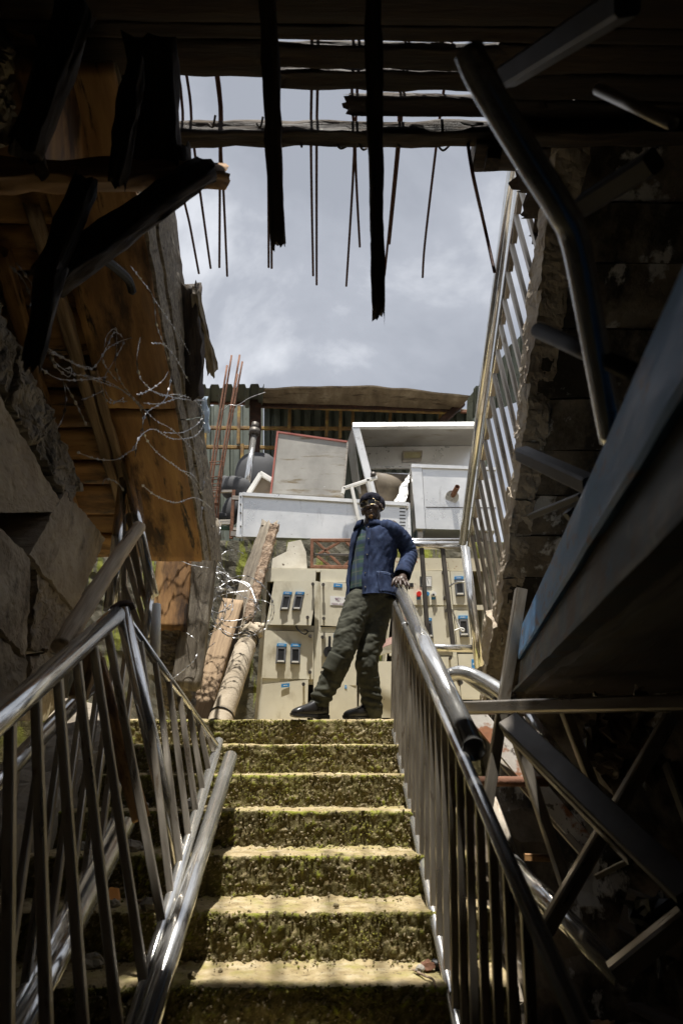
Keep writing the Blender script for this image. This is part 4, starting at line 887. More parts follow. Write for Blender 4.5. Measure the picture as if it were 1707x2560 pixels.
# shed with eave board, purlins and ribbed sheets
sh = thing('shed_roof', 'rusty open shed roof with brown eave board above the scrap', 'shed', (0, 8.5, ZT))
V, F = [], []; nx = 40
for i in range(nx + 1):
    f = i/nx; x = 335 + f*1075
    ye = 150 - 12*math.sin(f*math.pi*1.1) + 50*max(0, f - .55)*1.6 + 3*noise.noise(Vector((f*14, 1, 0)))
    for j in range(5):
        g = j/4; V.append(PY('eq', x, ye, 7.5).lerp(PY('eq', 322 + f*1010, 236 + f*36, 8.2), g) + Vector((0, 0, .015*noise.noise(Vector((f*9, g*3, 4))))))
for i in range(nx):
    for j in range(4): F.append((i*5 + j, (i + 1)*5 + j, (i + 1)*5 + j + 1, i*5 + j + 1))
solid('eave_board', V, F, .02, EAVE, sh)
def corrugated(name, a, b, c, d, ribs, depth, mat, parent, rag=0):
    """quad a->b is the rib count direction, a->d runs along the ribs"""
    a, b, c, d = map(Vector, (a, b, c, d)); nn = (b - a).cross(d - a).normalized(); V, F = [], []
    prof = [(0, 0), (.55, 0), (.66, 1), (.89, 1), (1, 0)]
    xs = [(r + u)/ribs for r in range(ribs) for u, h in prof[:-1]] + [1]; hs = [h for r in range(ribs) for u, h in prof[:-1]] + [0]
    for u, h in zip(xs, hs):
        for v in (0, .33, .66, 1): V.append(a.lerp(b, u).lerp(d.lerp(c, u), v) + nn*(h*depth) + (d - a).normalized()*(rag*noise.noise(Vector((u*11, 3, 0))) if v == 0 else 0))
    for i in range(len(xs) - 1):
        for j in range(3): F.append((i*4 + j, (i + 1)*4 + j, (i + 1)*4 + j + 1, i*4 + j + 1))
    return solid(name, V, F, .004, mat, parent)
corrugated('roof_sheet', ep(-80, 128, 7.35), ep(335, 125, 7.35), ep(330, 232, 8.2), ep(-80, 232, 8.2), 6, -.05, CORR, sh, .02)
corrugated('wall_sheet', PY('eq', -80, 232, 9.4), PY('eq', 330, 232, 9.4), PY('eq', 330, 1050, 9.4), PY('eq', -80, 1050, 9.4), 8, .05, CORR, sh)
corrugated('wall_sheet', PY('eq', 335, 240, 9.5), PY('eq', 1500, 262, 9.5), PY('eq', 1500, 1050, 9.5), PY('eq', 335, 1050, 9.5), 22, .05, CORR, sh)
slab('roof_sheet', ep(335, 238, 8.22), ep(1420, 270, 8.22), ep(1420, 262, 9.7), ep(335, 236, 9.7), (0, 0, .02), CORR, sh)
def purlin(x0, y0, x1, y1, Y, wd=.05, mt=YRUST): bar('purlin', ep(x0, y0, Y), ep(x1, y1, Y), wd, wd*.8, mt, sh, up=(0, 1, 0))
purlin(0, 222, 330, 226, 8.1, .05, RUST); purlin(318, 240, 1330, 275, 8.12, .05); purlin(310, 236, 1320, 262, 8.1, .06, DKRUST)
for y, x0, x1 in ((355, 20, 800), (455, 20, 420)): purlin(x0, y, x1, y + 4, 8.6, .05)
for x, y0, y1, mt in ((470, 245, 370, YRUST), (665, 250, 400, YRUST), (735, 250, 410, YRUST), (800, 258, 340, YRUST), (995, 262, 335, YRUST), (1255, 275, 335, YRUST), (205, 240, 440, YRUST), (222, 440, 600, YRUST), (28, 360, 470, YRUST)): purlin(x, y0, x - 4, y1, 8.55, .045, mt)
purlin(1255, 330, 1370, 225, 8.0, .09, DKRUST); purlin(1360, 268, 1440, 275, 8.0, .05, RUST)
bar('gusset', ep(290, 195, 8.0), ep(290, 370, 8.0), .15, .06, DKRUST, sh, up=(0, 1, 0)); bar('column', ep(290, 370, 8.05), ep(265, 760, 8.05), .14, .10, DKRUST, sh, up=(0, 1, 0))
corrugated('side_sheet', ep(1395, 205, 7.3), ep(1700, -160, 6.6), ep(1700, 200, 6.9), ep(1390, 330, 7.6), 5, .04, CORR, sh)
rp = thing('roof_post', 'chrome post with a round collar propping the shed roof', 'post', ep(238, 690, 7.2))
pipe('shaft', ep(240, 692, 7.1), ep(284, 385, 7.3), .035, CHROME, rp, 18); pipe('collar', ep(283, 392, 7.3), ep(286, 362, 7.3), .065, DARKSQ, rp, 20); pipe('shaft', ep(284, 365, 7.3), ep(290, 330, 7.3), .045, DARKSQ, rp, 16)

# ------------------------------------------------------------------ right foreground: blue beams, loose tubes
bd = ray('s', 1183, 1831); DF = 3.8
Tt, Mm, Mr, Bb = PD('s', 1294, 1585, 3.94), PD('s', 1294, 1643, 3.8), PD('s', 1296, 1652, 3.98), PD('s', 1294, 1722, 4.05)
bdn = bd.normalized(); sd = Vector((1, 0, 0)); sd = (sd - bdn*sd.dot(bdn)).normalized(); upv = bdn.cross(sd); upv = upv if upv.z > 0 else -upv
bm = thing('blue_steel_beam', 'double blue painted steel beam with rust streaks at the right', 'steel beam', Bb)
def prism(nm, sec, mat, n=24):
    mwb = Matrix.Translation(sec[0]) @ frame(sec[0], sec[0] - bdn, upv)[0].to_3x3().to_4x4(); iv = mwb.inverted(); V, F = [], []; k = len(sec)
    for i in range(n + 1):
        for q in sec: p = q - bd*(3.9*i/n); V.append(iv @ (p + noise.noise_vector(p*5)*.003))
    for i in range(n):
        for j in range(k): F.append((i*k + j, i*k + (j + 1) % k, (i + 1)*k + (j + 1) % k, (i + 1)*k + j))
    F += [tuple(reversed(range(k))), tuple(range(n*k, (n + 1)*k))]
    return mk(nm, (V, F), mat, bm, mwb)
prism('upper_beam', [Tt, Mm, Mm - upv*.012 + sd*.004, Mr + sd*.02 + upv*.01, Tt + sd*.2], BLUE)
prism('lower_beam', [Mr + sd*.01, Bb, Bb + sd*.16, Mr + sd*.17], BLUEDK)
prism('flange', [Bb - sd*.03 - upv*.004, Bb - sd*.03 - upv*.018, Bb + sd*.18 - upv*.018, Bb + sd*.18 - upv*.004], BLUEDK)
a3_ = Bb; far = lambda p, o: p + sd*o
tag(timber('plywood_sheet', far(a3_, .40) - upv*.03 - bdn*.2, far(a3_, .40) - upv*.03 - bdn*4.2, .75, .03, WOODC, None, up=upv, amp=.008), 'dark brown plywood sheet under the blue beams', 'plywood')
P = [PD('d', 1078, 120, 1.10), PD('d', 1110, 190, 1.10), PD('d', 1215, 365, 1.14), PD('d', 1285, 478, 1.17), PD('d', 1322, 560, 1.2), PD('d', 1365, 790, 1.28), PD('d', 1405, 1010, 1.36)]
tag(tube('bent_chrome_pipe', P, .0245, CHROME, seg=24, sub=8), 'bent chrome pipe crossing the upper right in the foreground', 'pipe')
def lbar(nm, lb, a, b, wd, mat, ht=None, cat='bar', rnd=False, group=None):
    p, q = PD('d', *a), PD('d', *b)
    o = pipe(nm, p, q, wd, mat, None, 18, wall=wd*.15) if rnd else bar(nm, p, q, wd, ht or wd, mat, None, up=(0, 1, 0))
    return tag(o, lb, cat, group)
lbar('black_rod', 'black round rod jutting from the blue beam, uppermost', (1474, 864, 1.2), (1234, 758, 1.5), .017, DARKSQ, cat='rod', rnd=True)
lbar('black_bar', 'black square bar jutting from the blue beam, middle one', (1356, 1114, 1.75), (1198, 1042, 2.15), .045, DARKSQ)
lbar('black_bar', 'short black flat bar above the blue beam, lowest one', (1340, 1137, 1.9), (1222, 1184, 2.25), .035, DARKSQ, .02)
lbar('black_bar', 'stubby black bar under the short flat bar', (1325, 1200, 1.95), (1303, 1172, 1.95), .03, DARKSQ)
lbar('dark_tube', 'dark tube slanting across the top right corner', (1440, 0, 1.2), (1165, 175, 1.7), .05, DARKSQ, cat='tube')
lbar('dark_tube', 'thin dark rod near the top right edge', (1372, 205, 1.5), (1545, 285, 1.3), .012, STEELSQ, cat='rod', rnd=True)
lbar('dark_tube', 'dark square tube behind the bend of the chrome pipe', (1340, 470, 1.7), (1500, 370, 1.5), .05, DARKSQ, cat='tube')
lbar('angle_bar', 'upright steel angle bar in front of the blue beam end', (1200, 1352, 3.1), (1120, 1850, 2.75), .042, STEELSQ, .012)
lbar('angle_bar', 'second flange of the upright angle bar, narrower and darker', (1186, 1352, 3.12), (1110, 1845, 2.77), .012, STEELSQ, .042)
lbar('box_tube', 'level square tube running right from the handrail end', (1062, 1626, 3.0), (1640, 1612, 2.2), .052, STEELSQ, .052, 'tube')
PEEL = M('rust_flaked_plate', [(.3, (.42, .38, .33)), (.6, (.60, .57, .52))], scale=6, rough=(.6, .8), bump=.3, spots=[((.30, .12, .05), 7, .52, .58, (1, 1, 1)), ((.12, .10, .08), 24, .57, .62, (1, 1, 1))])
TR = 'loose bars of the collapsed truss'
r5 = lambda x, y: ((1007 + x*.44643)/1.08865, (1650 + y*.44643)/1.08865)
def tbar(lb, x0, y0, D0, x1, y1, D1, wd, mat=STEELSQ, ht=None, nm='truss_bar', cat='bar', rnd=False):
    D0, D1 = D0*1.16, D1*1.16; wd *= 1.14; ht = ht*1.14 if ht else None
    return lbar(nm, lb, (*r5(x0, y0), D0), (*r5(x1, y1), D1), wd, mat, ht, cat, rnd, TR)
tbar('wide dark flat bar sloping down to the right corner', 590, 340, 2.3, 1600, 1300, 1.6, .075, DARKSQ, .03)
tbar('pale lower edge strip of the wide sloping bar', 575, 400, 2.28, 1275, 1120, 1.8, .022, STEELSQ, .03)
tbar('thin upright bar below the level square tube', 905, 285, 2.35, 1085, 760, 2.3, .035)
tbar('long bar rising to the right from the bottom', 780, 1540, 1.9, 1500, 320, 2.1, .042)
tbar('dark slanted bar behind the angle bar', 590, 300, 2.6, 920, 1290, 2.3, .04)
tbar('short slanted bar next to the railing', 500, 780, 2.6, 640, 1170, 2.4, .035)
tbar('dark bar slanting at the right edge', 1500, 580, 2.2, 1620, 900, 2.1, .05, DARKSQ)
tbar('thin bar crossing in the shadow at right', 1080, 1215, 2.0, 1270, 1120, 1.95, .014)
tbar('peeling white flat plate behind the truss bars', 395, 290, 2.95, 1060, 1080, 2.6, .075, PEEL, .02, 'flat_plate', 'plate')
tbar('narrow steel channel along the peeling plate', 540, 560, 2.9, 1020, 1100, 2.58, .03, STEELSQ, .02)
tbar('polished pipe lying low behind the railing', 560, 1090, 2.45, 1240, 1800, 1.85, .034, CHROME, None, 'chrome_pipe', 'pipe', True)
tbar('second thinner pipe beside the low polished pipe', 640, 1270, 2.4, 900, 1490, 2.2, .018, CHROME, None, 'chrome_pipe', 'pipe', True)
tbar('polished pipe in the dark behind the wide bar', 690, 310, 2.6, 900, 590, 2.5, .03, CHROME, None, 'chrome_pipe', 'pipe', True)
tbar('small rusty tube end below the angle bar', 420, 680, 2.75, 810, 680, 2.7, .02, RUST, None, 'rusty_tube', 'tube', True)
tbar('rusty orange stick on the rubble floor', 680, 1105, 2.9, 860, 1110, 2.9, .03, WOODO, .02, 'stick', 'stick')
tbar('dark board low at the right edge', 1250, 1400, 2.0, 1600, 1560, 1.8, .12, WOODD, .03, 'board', 'board')
tbar('bar leaning in the bottom right corner', 1180, 1760, 1.7, 1580, 1440, 1.7, .05, STEELSQ)
ah = thing('curved_handrail', 'curved chrome handrail end behind the railing', 'handrail', PD('d', 1100, 1560, 3.1))
tube('rail', [PD('d', *q) for q in ((1030, 1552, 3.3), (1058, 1545, 3.25), (1095, 1556, 3.2), (1135, 1578, 3.1), (1172, 1606, 3.0))], .034, CHROME, ah, seg=20)
tube('lower_rail', [PD('d', *q) for q in ((1060, 1552, 3.25), (1090, 1574, 3.2), (1135, 1604, 3.1))], .014, CHROME, ah, seg=12)
bar('stub', PD('d', 1046, 1548, 3.3), PD('d', 1058, 1572, 3.3), .012, .03, STEELSQ, ah)
def crumple(name, zn, cx, cy, D, w_, h_, lb, mat, cat, seed):
    V, F = [], []; n = 22
    for i in range(n + 1):
        for j in range(n + 1):
            u, v = i/n - .5, j/n - .5
            e = 1 + .35*noise.noise(Vector((math.atan2(v, u)*1.5, seed, 0)))
            p = PD(zn, cx + u*w_*e, cy + v*h_*e, D)
            q = noise.noise_vector(Vector((u*4, v*4, seed)))*.10 + noise.noise_vector(Vector((u*11, v*11, seed)))*.05; V.append(p + q)
    for i in range(n):
        for j in range(n): F.append((i*(n + 1) + j, (i + 1)*(n + 1) + j, (i + 1)*(n + 1) + j + 1, i*(n + 1) + j + 1))
    return tag(solid(name, V, F, .002, mat), lb, cat)
crumple('plastic_sheet', 'r5', 1270, 480, 2.7, 300, 420, 'crumpled grimy plastic sheet in the dark at right', PLBAG, 'plastic sheet', 3)
crumple('plastic_sheet', 'r5', 1100, 440, 2.75, 110, 170, 'small crumpled plastic scrap left of the big sheet', PLBAG, 'plastic sheet', 8)
crumple('plastic_sheet', 'r5', 1480, 1480, 2.2, 200, 240, 'dark crumpled sheet in the bottom right corner', BLACKPL, 'plastic sheet', 12)

# ------------------------------------------------------------------ the man
SKIN = M('dark_skin', [(.3, (.040, .024, .017)), (.7, (.075, .047, .034))], scale=14, rough=(.42, .55), bump=.1, bscale=120, bdist=.002, rnd=0)
DENIM = M('indigo_denim', [(.3, (.008, .013, .034)), (.52, (.020, .032, .075)), (.72, (.060, .086, .16))], scale=16, stretch=(1, 1, .8), rough=(.85, .95), bump=.35, bscale=220, bdist=.002, spec=.2, rnd=0)
SEAM = M('faded_denim_seam', [(.3, (.05, .075, .15)), (.7, (.15, .19, .29))], scale=60, rough=(.85, .95), bump=.4, bscale=150, bdist=.002, spec=.2, rnd=0)
OLIVE = M('olive_cotton', [(.3, (.026, .027, .020)), (.55, (.052, .053, .040)), (.75, (.088, .088, .069))], scale=9, rough=(.85, .95), bump=.3, bscale=160, bdist=.002, spec=.2, rnd=0)
LEATHER = M('black_leather', [(.3, (.010, .010, .011)), (.7, (.026, .025, .026))], scale=8, rough=(.22, .38), bump=.12, bscale=60, bdist=.003, rnd=0)
CAPW = M('navy_wool', [(.3, (.010, .010, .016)), (.7, (.030, .030, .044))], scale=30, rough=(.9, .97), bump=.5, bscale=160, bdist=.003, spec=.15, rnd=0)
GOLD = M('gold_wire', [(.3, (.42, .34, .20)), (.7, (.55, .46, .28))], rough=(.25, .35), metal=.9, bump=0, rnd=0)
LENS = M('black_lens', [(.3, (.008, .008, .009)), (.7, (.012, .012, .013))], rough=(.05, .09), bump=0, rnd=0)
BEARD = M('ginger_beard', [(.3, (.16, .085, .03)), (.7, (.34, .20, .08))], scale=50, rough=(.85, .95), bump=.6, bscale=160, bdist=.004, rnd=0)
def plaid():
    m = bpy.data.materials.new('green_plaid'); m.use_nodes = True; t = m.node_tree; nd = t.nodes.new; ln = t.links.new; b = t.nodes['Principled BSDF']
    co = nd('ShaderNodeTexCoord'); col = None
    base = nd('ShaderNodeRGB'); base.outputs[0].default_value = (.022, .045, .050, 1); col = base.outputs[0]
    for axis, sc, lo, hi, c in (('X', 22, .62, .75, (.028, .072, .046)), ('Z', 20, .6, .75, (.018, .035, .085)), ('X', 22, .05, .0, (.075, .095, .09)), ('Z', 20, .045, .0, (.075, .085, .07))):
        wv = nd('ShaderNodeTexWave'); wv.bands_direction = axis; wv.inputs['Scale'].default_value = sc/6.0; wv.inputs['Distortion'].default_value = .6; wv.inputs['Detail'].default_value = 1
        ln(co.outputs['Object'], wv.inputs[0]); r = nd('ShaderNodeMapRange'); r.inputs[1].default_value = lo; r.inputs[2].default_value = hi; r.inputs[4].default_value = .8; ln(wv.outputs['Fac'], r.inputs[0])
        x = nd('ShaderNodeMix'); x.data_type = 'RGBA'; ln(r.outputs[0], x.inputs[0]); ln(col, x.inputs[6]); x.inputs[7].default_value = (*c, 1); col = x.outputs[2]
    ln(col, b.inputs['Base Color']); b.inputs['Roughness'].default_value = .9
    return m
PLAID = plaid()
def ell(c, r, nu=16, nv=10, mw=None):
    V, F = [], []
    for i in range(nv + 1):
        th = math.pi*i/nv
        for j in range(nu):
            ph = 2*math.pi*j/nu; p = Vector((math.sin(th)*math.cos(ph)*r[0], math.sin(th)*math.sin(ph)*r[1], math.cos(th)*r[2])) + Vector(c)
            V.append(mw @ p if mw else p)
    for i in range(nv):
        for j in range(nu): F.append((i*nu + j, (i + 1)*nu + j, (i + 1)*nu + (j + 1) % nu, i*nu + (j + 1) % nu))
    return V, F
def limb(pts, rad, seg=16, sub=5):
    """tapered limb with rounded ends through pts"""
    P = smooth_path(pts, sub); n = len(P); k = len(pts) - 1; Rr = []
    for i in range(n):
        t = i/(n - 1)*k; a = min(int(t), k - 1); Rr.append(rad[a] + (rad[a + 1] - rad[a])*(t - a))
    d0 = (P[0] - P[1]).normalized(); d1 = (P[-1] - P[-2]).normalized(); r0, r1 = Rr[0], Rr[-1]
    P = [P[0] + d0*r0*.95, P[0] + d0*r0*.7] + P + [P[-1] + d1*r1*.7, P[-1] + d1*r1*.95]
    Rr = [r0*.25, r0*.7] + Rr + [r1*.7, r1*.25]
    return sweep(P, Rr, seg)
def melt(name, vfs, voxel, it, mat, parent, mw=None, disp=None):
    """join closed shapes into one continuous skin"""
    V, F = join(*vfs)
    me = bpy.data.meshes.new('raw'); me.from_pydata([tuple(v) for v in V], [], F)
    bmx = bmesh.new(); bmx.from_mesh(me); bmesh.ops.recalc_face_normals(bmx, faces=bmx.faces); bmx.to_mesh(me); bmx.free()
    o = bpy.data.objects.new('raw', me); C.objects.link(o)
    m = o.modifiers.new('r', 'REMESH'); m.mode = 'VOXEL'; m.voxel_size = voxel
    s = o.modifiers.new('s', 'SMOOTH'); s.iterations = it; s.factor = .5
    dg = bpy.context.evaluated_depsgraph_get(); me2 = bpy.data.meshes.new_from_object(o.evaluated_get(dg)); bpy.data.objects.remove(o)
    if disp:
        nn = [v.normal.copy() for v in me2.vertices]
        for v, n_ in zip(me2.vertices, nn): v.co += n_*disp(v.co)
        me2.update()
    for p in me2.polygons: p.use_smooth = True
    me2.name = name; me2.materials.clear(); me2.materials.append(mat)
    return link(bpy.data.objects.new(name, me2), parent, mw)

mp_ = lambda x, y, Y: PY('man', x, y, Y)
hipR, hipL = mp_(815, 1130, 5.04), mp_(1010, 1130, 5.12)
knR, anR = mp_(650, 1600, 4.93), mp_(430, 2040, 4.96)
knL, anL = mp_(885, 1660, 5.03), mp_(940, 2120, 5.10)
shL, elL, wrL = mp_(1115, 400, 5.02), mp_(1275, 650, 5.10), mp_(1215, 850, 4.97)
shR, elR, wrR = mp_(830, 510, 5.20), mp_(800, 760, 5.31), mp_(860, 960, 5.22)
mu = lambda x, y, Y: PY('mu', x, y, Y)
neckb = mp_(915, 440, 5.10)
# head frame: x to his left, y to the back, z up
HC = mp_(925, 222, 5.07)
hrot = Matrix.Rotation(R(-18), 4, 'Z') @ Matrix.Rotation(R(10), 4, 'Y') @ Matrix.Rotation(R(-3), 4, 'X')
hrot = Matrix.Rotation(R(-20), 4, 'Z') @ Matrix.Rotation(R(-11), 4, 'Y') @ Matrix.Rotation(R(2), 4, 'X')
HM = Matrix.Translation(HC) @ hrot
parts = []
for c, r in (((0, .015, .028), (.076, .096, .098)), ((0, -.028, -.045), (.062, .066, .078)), ((0, -.068, -.098), (.030, .028, .024)), ((.036, -.055, -.032), (.034, .034, .034)), ((-.036, -.055, -.032), (.034, .034, .034)),
             ((0, -.094, .0), (.011, .016, .032)), ((0, -.110, -.028), (.017, .017, .013)), ((.014, -.100, -.031), (.011, .013, .010)), ((-.014, -.100, -.031), (.011, .013, .010)),
             ((0, -.094, -.062), (.027, .014, .009)), ((0, -.092, -.077), (.024, .014, .010)), ((0, -.082, .032), (.052, .020, .014)),
             ((.080, .012, -.008), (.011, .022, .034)), ((-.080, .012, -.008), (.011, .022, .034))):
    parts.append(ell(c, r, mw=HM))
parts.append(limb([HM @ Vector((0, .02, -.05)), neckb + Vector((0, .01, .0)), neckb + Vector((0, .01, -.10))], [.060, .060, .075]))
chest = mp_(950, 640, 5.10); pelv = mp_(915, 1060, 5.09)
parts += [limb([neckb + Vector((0, .01, -.10)), chest, mp_(920, 880, 5.09), pelv], [.08, .115, .11, .12])]
parts += [limb([neckb - Vector((0, 0, .06)), shL], [.06, .055]), limb([neckb - Vector((0, 0, .06)), shR], [.06, .055])]
parts += [limb([shL, elL, wrL, mu(1190, 1650, 4.945)], [.05, .042, .030, .030]), limb([shR, elR, wrR], [.05, .042, .03])]
parts += [limb([hipR, knR, anR], [.085, .058, .04]), limb([hipL, knL, anL], [.085, .058, .04])]
# left hand closing over the end of the handrail: palm, four fingers, thumb
parts.append(limb([mu(1195, 1650, 4.945), mu(1165, 1715, 4.905)], [.030, .036])); parts.append(limb([mu(1110, 1690, 4.90), mu(1235, 1725, 4.91)], [.020, .020]))
fing = [([(1085, 1690, 4.885), (1068, 1745, 4.845), (1066, 1800, 4.838), (1072, 1825, 4.85)], [.0115, .011, .010, .0085]),
        ([(1140, 1695, 4.880), (1140, 1735, 4.838), (1146, 1790, 4.815), (1148, 1818, 4.81)], [.0118, .0112, .0102, .0088]),
        ([(1200, 1710, 4.885), (1222, 1760, 4.845), (1240, 1815, 4.83), (1243, 1838, 4.836)], [.0115, .011, .010, .0086]),
        ([(1248, 1730, 4.90), (1285, 1785, 4.865), (1300, 1840, 4.855), (1298, 1868, 4.862)], [.0105, .010, .009, .0078]),
        ([(1085, 1670, 4.925), (1035, 1705, 4.90), (1008, 1770, 4.885), (998, 1815, 4.885)], [.0135, .013, .0115, .0095])]
for pts, rad in fing: parts.append(limb([mu(*p) for p in pts], rad, 12, 4))
person = melt('person', parts, .0045, 4, SKIN, None)
tag(person, 'man in denim jacket and sunglasses leaning on the handrail', 'person')

# trousers
fold = lambda p: .016*(abs(noise.noise(Vector((p.x*7 + p.z*5, p.y*6, p.z*15 - p.x*9)))) - .2) + .009*(abs(noise.noise(Vector((p.x*15 - p.z*10, p.y*12, p.z*31 + p.x*12)))) - .2) + .007*max(0, 1 - abs(p.z - 1.24)/.12)*math.sin(p.z*120 + p.x*26)
tr = [limb([hipR + Vector((0, 0, .03)), hipR.lerp(knR, .5) + Vector((-.01, -.015, 0)), knR, knR.lerp(anR, .5) + Vector((.008, .01, 0)), anR + Vector((.008, 0, .012))], [.108, .100, .085, .080, .070]),
      limb([hipL + Vector((0, 0, .03)), hipL.lerp(knL, .5), knL, knL.lerp(anL, .5), anL + Vector((0, 0, -.005))], [.106, .096, .082, .079, .076]),
      limb([pelv + Vector((.01, 0, .10)), pelv + Vector((.0, .0, -.02)), (hipR + hipL)/2 - Vector((0, 0, .03))], [.128, .145, .12])]
trousers = melt('trousers', tr, .0075, 5, OLIVE, person, disp=fold)
tag(trousers, 'rumpled olive cargo trousers')
# cargo flap over the knee, belt
kf = knR.lerp(anR, .20); V, F = [], []
ax = (anR - knR).normalized(); fx = Vector((-.55, -.83, 0)); fx = (fx - ax*fx.dot(ax)).normalized(); sx = ax.cross(fx)
for i in range(9):
    for j in range(9):
        a = R(-50 + 100*i/8); V.append(kf + ax*(-.06 + .13*j/8) + (fx*math.cos(a) + sx*math.sin(a))*(.089 - .004*j/8 + .004*noise.noise(Vector((i*.6, j*.6, 1)))))
solid('knee_patch', V, [(i*9 + j, i*9 + j + 1, (i + 1)*9 + j + 1, (i + 1)*9 + j) for i in range(8) for j in range(8)], .005, OLIVE, trousers, True)

# torso as a function: angle from the camera side towards the viewer's left, height fraction
BET = R(24); fdir = Vector((-math.sin(BET), -math.cos(BET), 0)); rdir = Vector((-math.cos(BET), math.sin(BET), 0))
LV = [(0, mp_(925, 1072, 5.08), .188, .150), (.25, mp_(912, 900, 5.09), .170, .138), (.5, mp_(930, 730, 5.10), .172, .140), (.72, mp_(948, 570, 5.10), .180, .142), (.86, mp_(948, 470, 5.10), .170, .120), (.95, mp_(930, 425, 5.10), .120, .095), (1.0, mp_(918, 405, 5.10), .074, .072)]
def lev(v):
    for (a, c0, w0, d0), (b, c1, w1, d1) in zip(LV, LV[1:]):
        if v <= b or b == 1.0:
            t = max(0, min(1, (v - a)/(b - a))); t = t if b > .7 else t*t*(3 - 2*t)
            return c0.lerp(c1, t), w0 + (w1 - w0)*t, d0 + (d1 - d0)*t
def tor(al, v, off=0):
    c, wd, dp = lev(v); g = al - BET; sg = lambda q: math.copysign(abs(q)**.85, q)
    return c + fdir*((dp + off)*sg(math.cos(g))) + rdir*((wd + off)*sg(math.sin(g)))
def tgrid(a0, a1, v0, v1, na, nv, off=0, wr=0):
    V, F = [], []
    for j in range(nv + 1):
        v = v0 + (v1 - v0)*j/nv; lo_ = a0(v) if callable(a0) else a0; hi_ = a1(v) if callable(a1) else a1
        for i in range(na + 1):
            p = tor(lo_ + (hi_ - lo_)*i/na, v, off); c = lev(v)[0]; o_ = (p - c).normalized()
            w_ = abs(noise.noise(Vector((p.x*16 + p.z*5, p.y*13, p.z*4)))) + .6*abs(noise.noise(Vector((p.x*30 - p.z*14, p.y*26, p.z*11))))
            V.append(p + o_*(wr*(w_ - .25)))
    for j in range(nv):
        for i in range(na): F.append((j*(na + 1) + i, j*(na + 1) + i + 1, (j + 1)*(na + 1) + i + 1, (j + 1)*(na + 1) + i))
    return V, F
V, F = tgrid(0, 2*math.pi, .10, .985, 60, 40, -.010, .006); sh_ = solid('shirt', V, F, .004, PLAID, person, True); tag(sh_, 'green and navy plaid shirt')
# jacket: from the left front edge round the back to the right front edge, left open
eL = lambda v: R(26 + 2*v - 2*math.sin(v*math.pi)); eR = lambda v: R(62 - 18*max(0, v - .55)/.45)
V1, F1 = tgrid(lambda v: eR(v), lambda v: eL(v) + 2*math.pi, 0, 1.0, 130, 60, .004, .013)
def sleeve(pts, rad, seed):
    P = smooth_path(pts, 22); n = len(P); V, F = [], []; sg = 26
    base = sweep(P, [rad[min(int(i/(n - 1)*(len(rad) - 1)), len(rad) - 2)] + (rad[min(int(i/(n - 1)*(len(rad) - 1)), len(rad) - 2) + 1] - rad[min(int(i/(n - 1)*(len(rad) - 1)), len(rad) - 2)])*(i/(n - 1)*(len(rad) - 1) % 1 if i < n - 1 else 1) for i in range(n)], sg, cap=False)
    for i in range(n):
        for j in range(sg):
            p = base[0][i*sg + j]; o_ = (p - P[i]).normalized(); a = 2*math.pi*j/sg
            w_ = math.sin(i*.95 + 1.6*math.sin(a + seed) + 2*noise.noise(Vector((i*.2, math.cos(a), math.sin(a)))))
            V.append(p + o_*(0.0022*w_*(.3 + .7*(i/n)) + .007*(abs(noise.noise(Vector((i*.42 + 2.2*math.sin(a + seed), math.cos(a)*1.3, math.sin(a)*1.3 + seed)))) - .2)))
    return V, base[1]
S1 = sleeve([shL + Vector((-.075, .015, -.002)), shL + Vector((-.012, 0, -.022)), shL.lerp(elL, .5) + Vector((.012, 0, .01)), elL, elL.lerp(wrL, .5) + Vector((.006, 0, 0)), wrL + Vector((-.003, -.005, .0))], [.060, .068, .068, .063, .058, .056], 1)
S2 = sleeve([shR + Vector((.05, -.02, .0)), shR, shR.lerp(elR, .5), elR, elR.lerp(wrR, .5), wrR], [.062, .066, .066, .062, .058, .055], 4)
JV, JF = join((V1, F1), S1, S2)
jk = solid('jacket', JV, JF, .006, DENIM, person, True); tag(jk, 'open dark blue denim jacket')
# cuff, collar, pocket, front edge, buttons
cu = (wrL - elL).normalized(); mk('cuff', sweep([wrL - cu*.055, wrL - cu*.05, wrL + cu*.008, wrL + cu*.012], [.058, .0635, .0655, .060], 26, cap=False), DENIM, jk, smooth=True)
V, F = [], []
for i in range(31):
    t = i/30; al = R(40 - 0*t) + (2*math.pi - R(24))*t
    p = tor(al, .985, .004); c = lev(1.0)[0]; o_ = (p - c); o_.z = 0; o_.normalize()
    up_ = .042 + .012*math.sin(al*1.0)
    V += [p + Vector((0, 0, -.004)), p + Vector((0, 0, up_)) - o_*.004, p + Vector((0, 0, up_*.85)) + o_*.018, p + o_*.046 + Vector((0, 0, -.018))]
F = [(i*4 + j, (i + 1)*4 + j, (i + 1)*4 + j + 1, i*4 + j + 1) for i in range(30) for j in range(3)]
solid('collar', V, F, .006, DENIM, jk, True)
V, F = tgrid(R(-56), R(-8), .04, .30, 14, 12, .011, .013); solid('pocket', V, F, .006, DENIM, jk, True)
V, F = tgrid(R(-58), R(-6), 0.300, .314, 14, 2, .0125, .013); solid('pocket_hem', V, F, .002, SEAM, jk, True)
V, F = tgrid(lambda v: R(-12.6), lambda v: R(-11.6), .03, .30, 2, 14, .0125, .013); solid('seam', V, F, .002, SEAM, jk, True)
V, F = tgrid(lambda v: eL(v) - R(9), lambda v: eL(v) - R(0), .0, .93, 3, 40, .008, .013); solid('front_band', V, F, .005, DENIM, jk, True)
V, F = tgrid(lambda v: eR(v), lambda v: eR(v) + R(12), .0, .93, 3, 40, .008, .013); solid('front_band', V, F, .005, DENIM, jk, True)
V, F = tgrid(lambda v: eR(v) + R(14), lambda v: eL(v) + 2*math.pi, .004, .022, 60, 2, .010, .013); solid('hem', V, F, .003, DENIM, jk, True)
